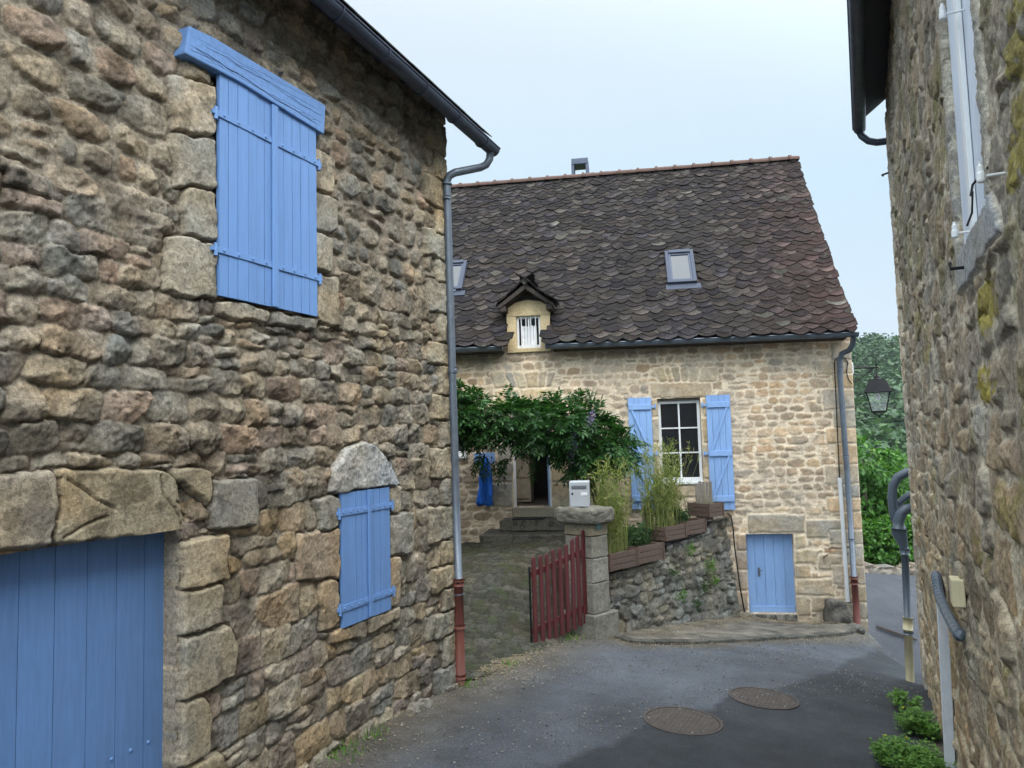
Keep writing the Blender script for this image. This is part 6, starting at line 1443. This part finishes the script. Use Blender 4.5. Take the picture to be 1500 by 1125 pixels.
def tpos(px_, Y): p = at_depth(px_, 630, Y); return (p[0], p[1], zl(p[0], p[1]))
BL = lambda hh: [(0, 0, hh*.45, 1.5), (.9, -.4, hh*.35, 1.2), (-1.0, -.3, hh*.38, 1.25), (.2, -.9, hh*.25, 1.2), (-.3, .4, hh*.68, 1.2), (.7, .2, hh*.62, 1.0), (0, 0, hh*.85, .8), (-.6, -.9, hh*.12, 1.0), (.8, -1.0, hh*.10, 1.0)]
for i, (x, Y, hh, lab, mt_) in enumerate(((1262, 20.2, 3.6, 'bright green tree nearest the house corner behind the lamp', 'tree'), (1316, 20.8, 3.3, 'bright green tree just left of the grey drain pipes', 'tree'), (1300, 23.5, 3.0, 'yellowish green tree top peeping between the two bright ones', 'tree2'), (1236, 23.8, 5.2, 'taller tree mostly hidden behind the house corner', 'tree'),
        (1385, 21.5, 3.6, 'green tree hidden behind the right building', 'tree'), (1150, 22, 3.4, 'green tree hidden behind the stone house', 'tree'))):
    b = tpos(x, Y); top_z = at_depth(x, (640, 668, 655, 588, 640, 640)[i], Y)[2]; tree(lab, b, top_z-b[2], BL(top_z-b[2]), 9000 if i < 4 else 3000, 700+i, mt_)
r = np.random.RandomState(801)
# dark hedge-like shrubs right behind the low wall
for i, x in enumerate((1250, 1290, 1330)):
    b = tpos(x, 19.0); t_ = b[2]; zt2 = at_depth(x, 770, 19.0)[2]
    tree(('dark shrub behind the low wall near the house corner', 'dark shrub behind the middle of the low wall gap', 'dark shrub behind the low wall beside the drain pipes')[i], b, zt2-b[2], [(0, 0, (zt2-b[2])*.5, .75), (.5, .1, (zt2-b[2])*.3, .6), (-.5, 0, (zt2-b[2])*.3, .6), (.1, .1, (zt2-b[2])*.85, .5)], 3500, 820+i, 'tree', .13, .07, 'shrubs behind the low wall', 'shrub', .05)
# wooded hill: one mass of crowns
def forest():
    r = np.random.RandomState(900); VV, TT, off = [], [], 0; n = 0
    pts = []
    while len(pts) < 2100:
        a = R(r.uniform(8, 46)); Y = r.uniform(48, 330)**1.0; x = math.tan(a)*Y
        if r.rand() > (Y/300)**.35: continue
        pts.append((x, Y))
    for x, Y in pts:
        z = zl(x, Y); con = r.rand() < .45; h = r.uniform(6, 10) if con else r.uniform(5, 8.5); rad = h*(.20 if con else .38); k = 170 if Y < 220 else 120
        f = r.rand(k); 
        if con: zz_ = f**1.3; rr = rad*(1-zz_)*1.05+.15; zc = h*(.12+.88*zz_)
        else: th = np.arccos(1-2*f); zz_ = (1-np.cos(th))/2; rr = rad*np.sin(th)*(1+.25*r.normal(size=k)); zc = h*.3+h*.7*zz_
        a = r.rand(k)*6.28; rr = rr*(.75+.3*r.rand(k))
        P_ = np.stack([x+rr*np.cos(a), Y+rr*np.sin(a), z+zc], 1); D_ = unit(np.stack([np.cos(a), np.sin(a), (-.5 if con else .1)*np.ones(k)], 1)+r.normal(size=(k, 3))*.35)
        s_ = h*.15; V, T = leaves_mesh(P_, D_, unit(np.cross(D_, r.normal(size=(k, 3))*.5+np.array([0, 0, 1.]))), s_*r.uniform(.7, 1.3, k), s_*.75, .1)
        VV.append(V); TT.append(T+off); off += len(V)
    return np.concatenate(VV), np.concatenate(TT)
V, T = forest(); o = big_mesh('forest', V, T, None, M['forest'], None, smooth=False); tag(o, 'distant mixed forest covering the hillside', 'forest', kind='stuff')

# pale morning air over the valley
mb = MB(); mb.box(W0, -495, 595, -16.5, 75, -895, 295)
m, t, b = nt('haze_air'); t.nodes.remove(b); vo = t.nodes.new('ShaderNodeVolumePrincipled'); vo.inputs['Color'].default_value = (.86, .93, 1, 1); vo.inputs['Density'].default_value = .0002; vo.inputs['Anisotropy'].default_value = .1
L(t, vo.outputs[0], t.nodes['Material Output'].inputs['Volume'])
tag(mb.build('haze', m), kind='stuff')
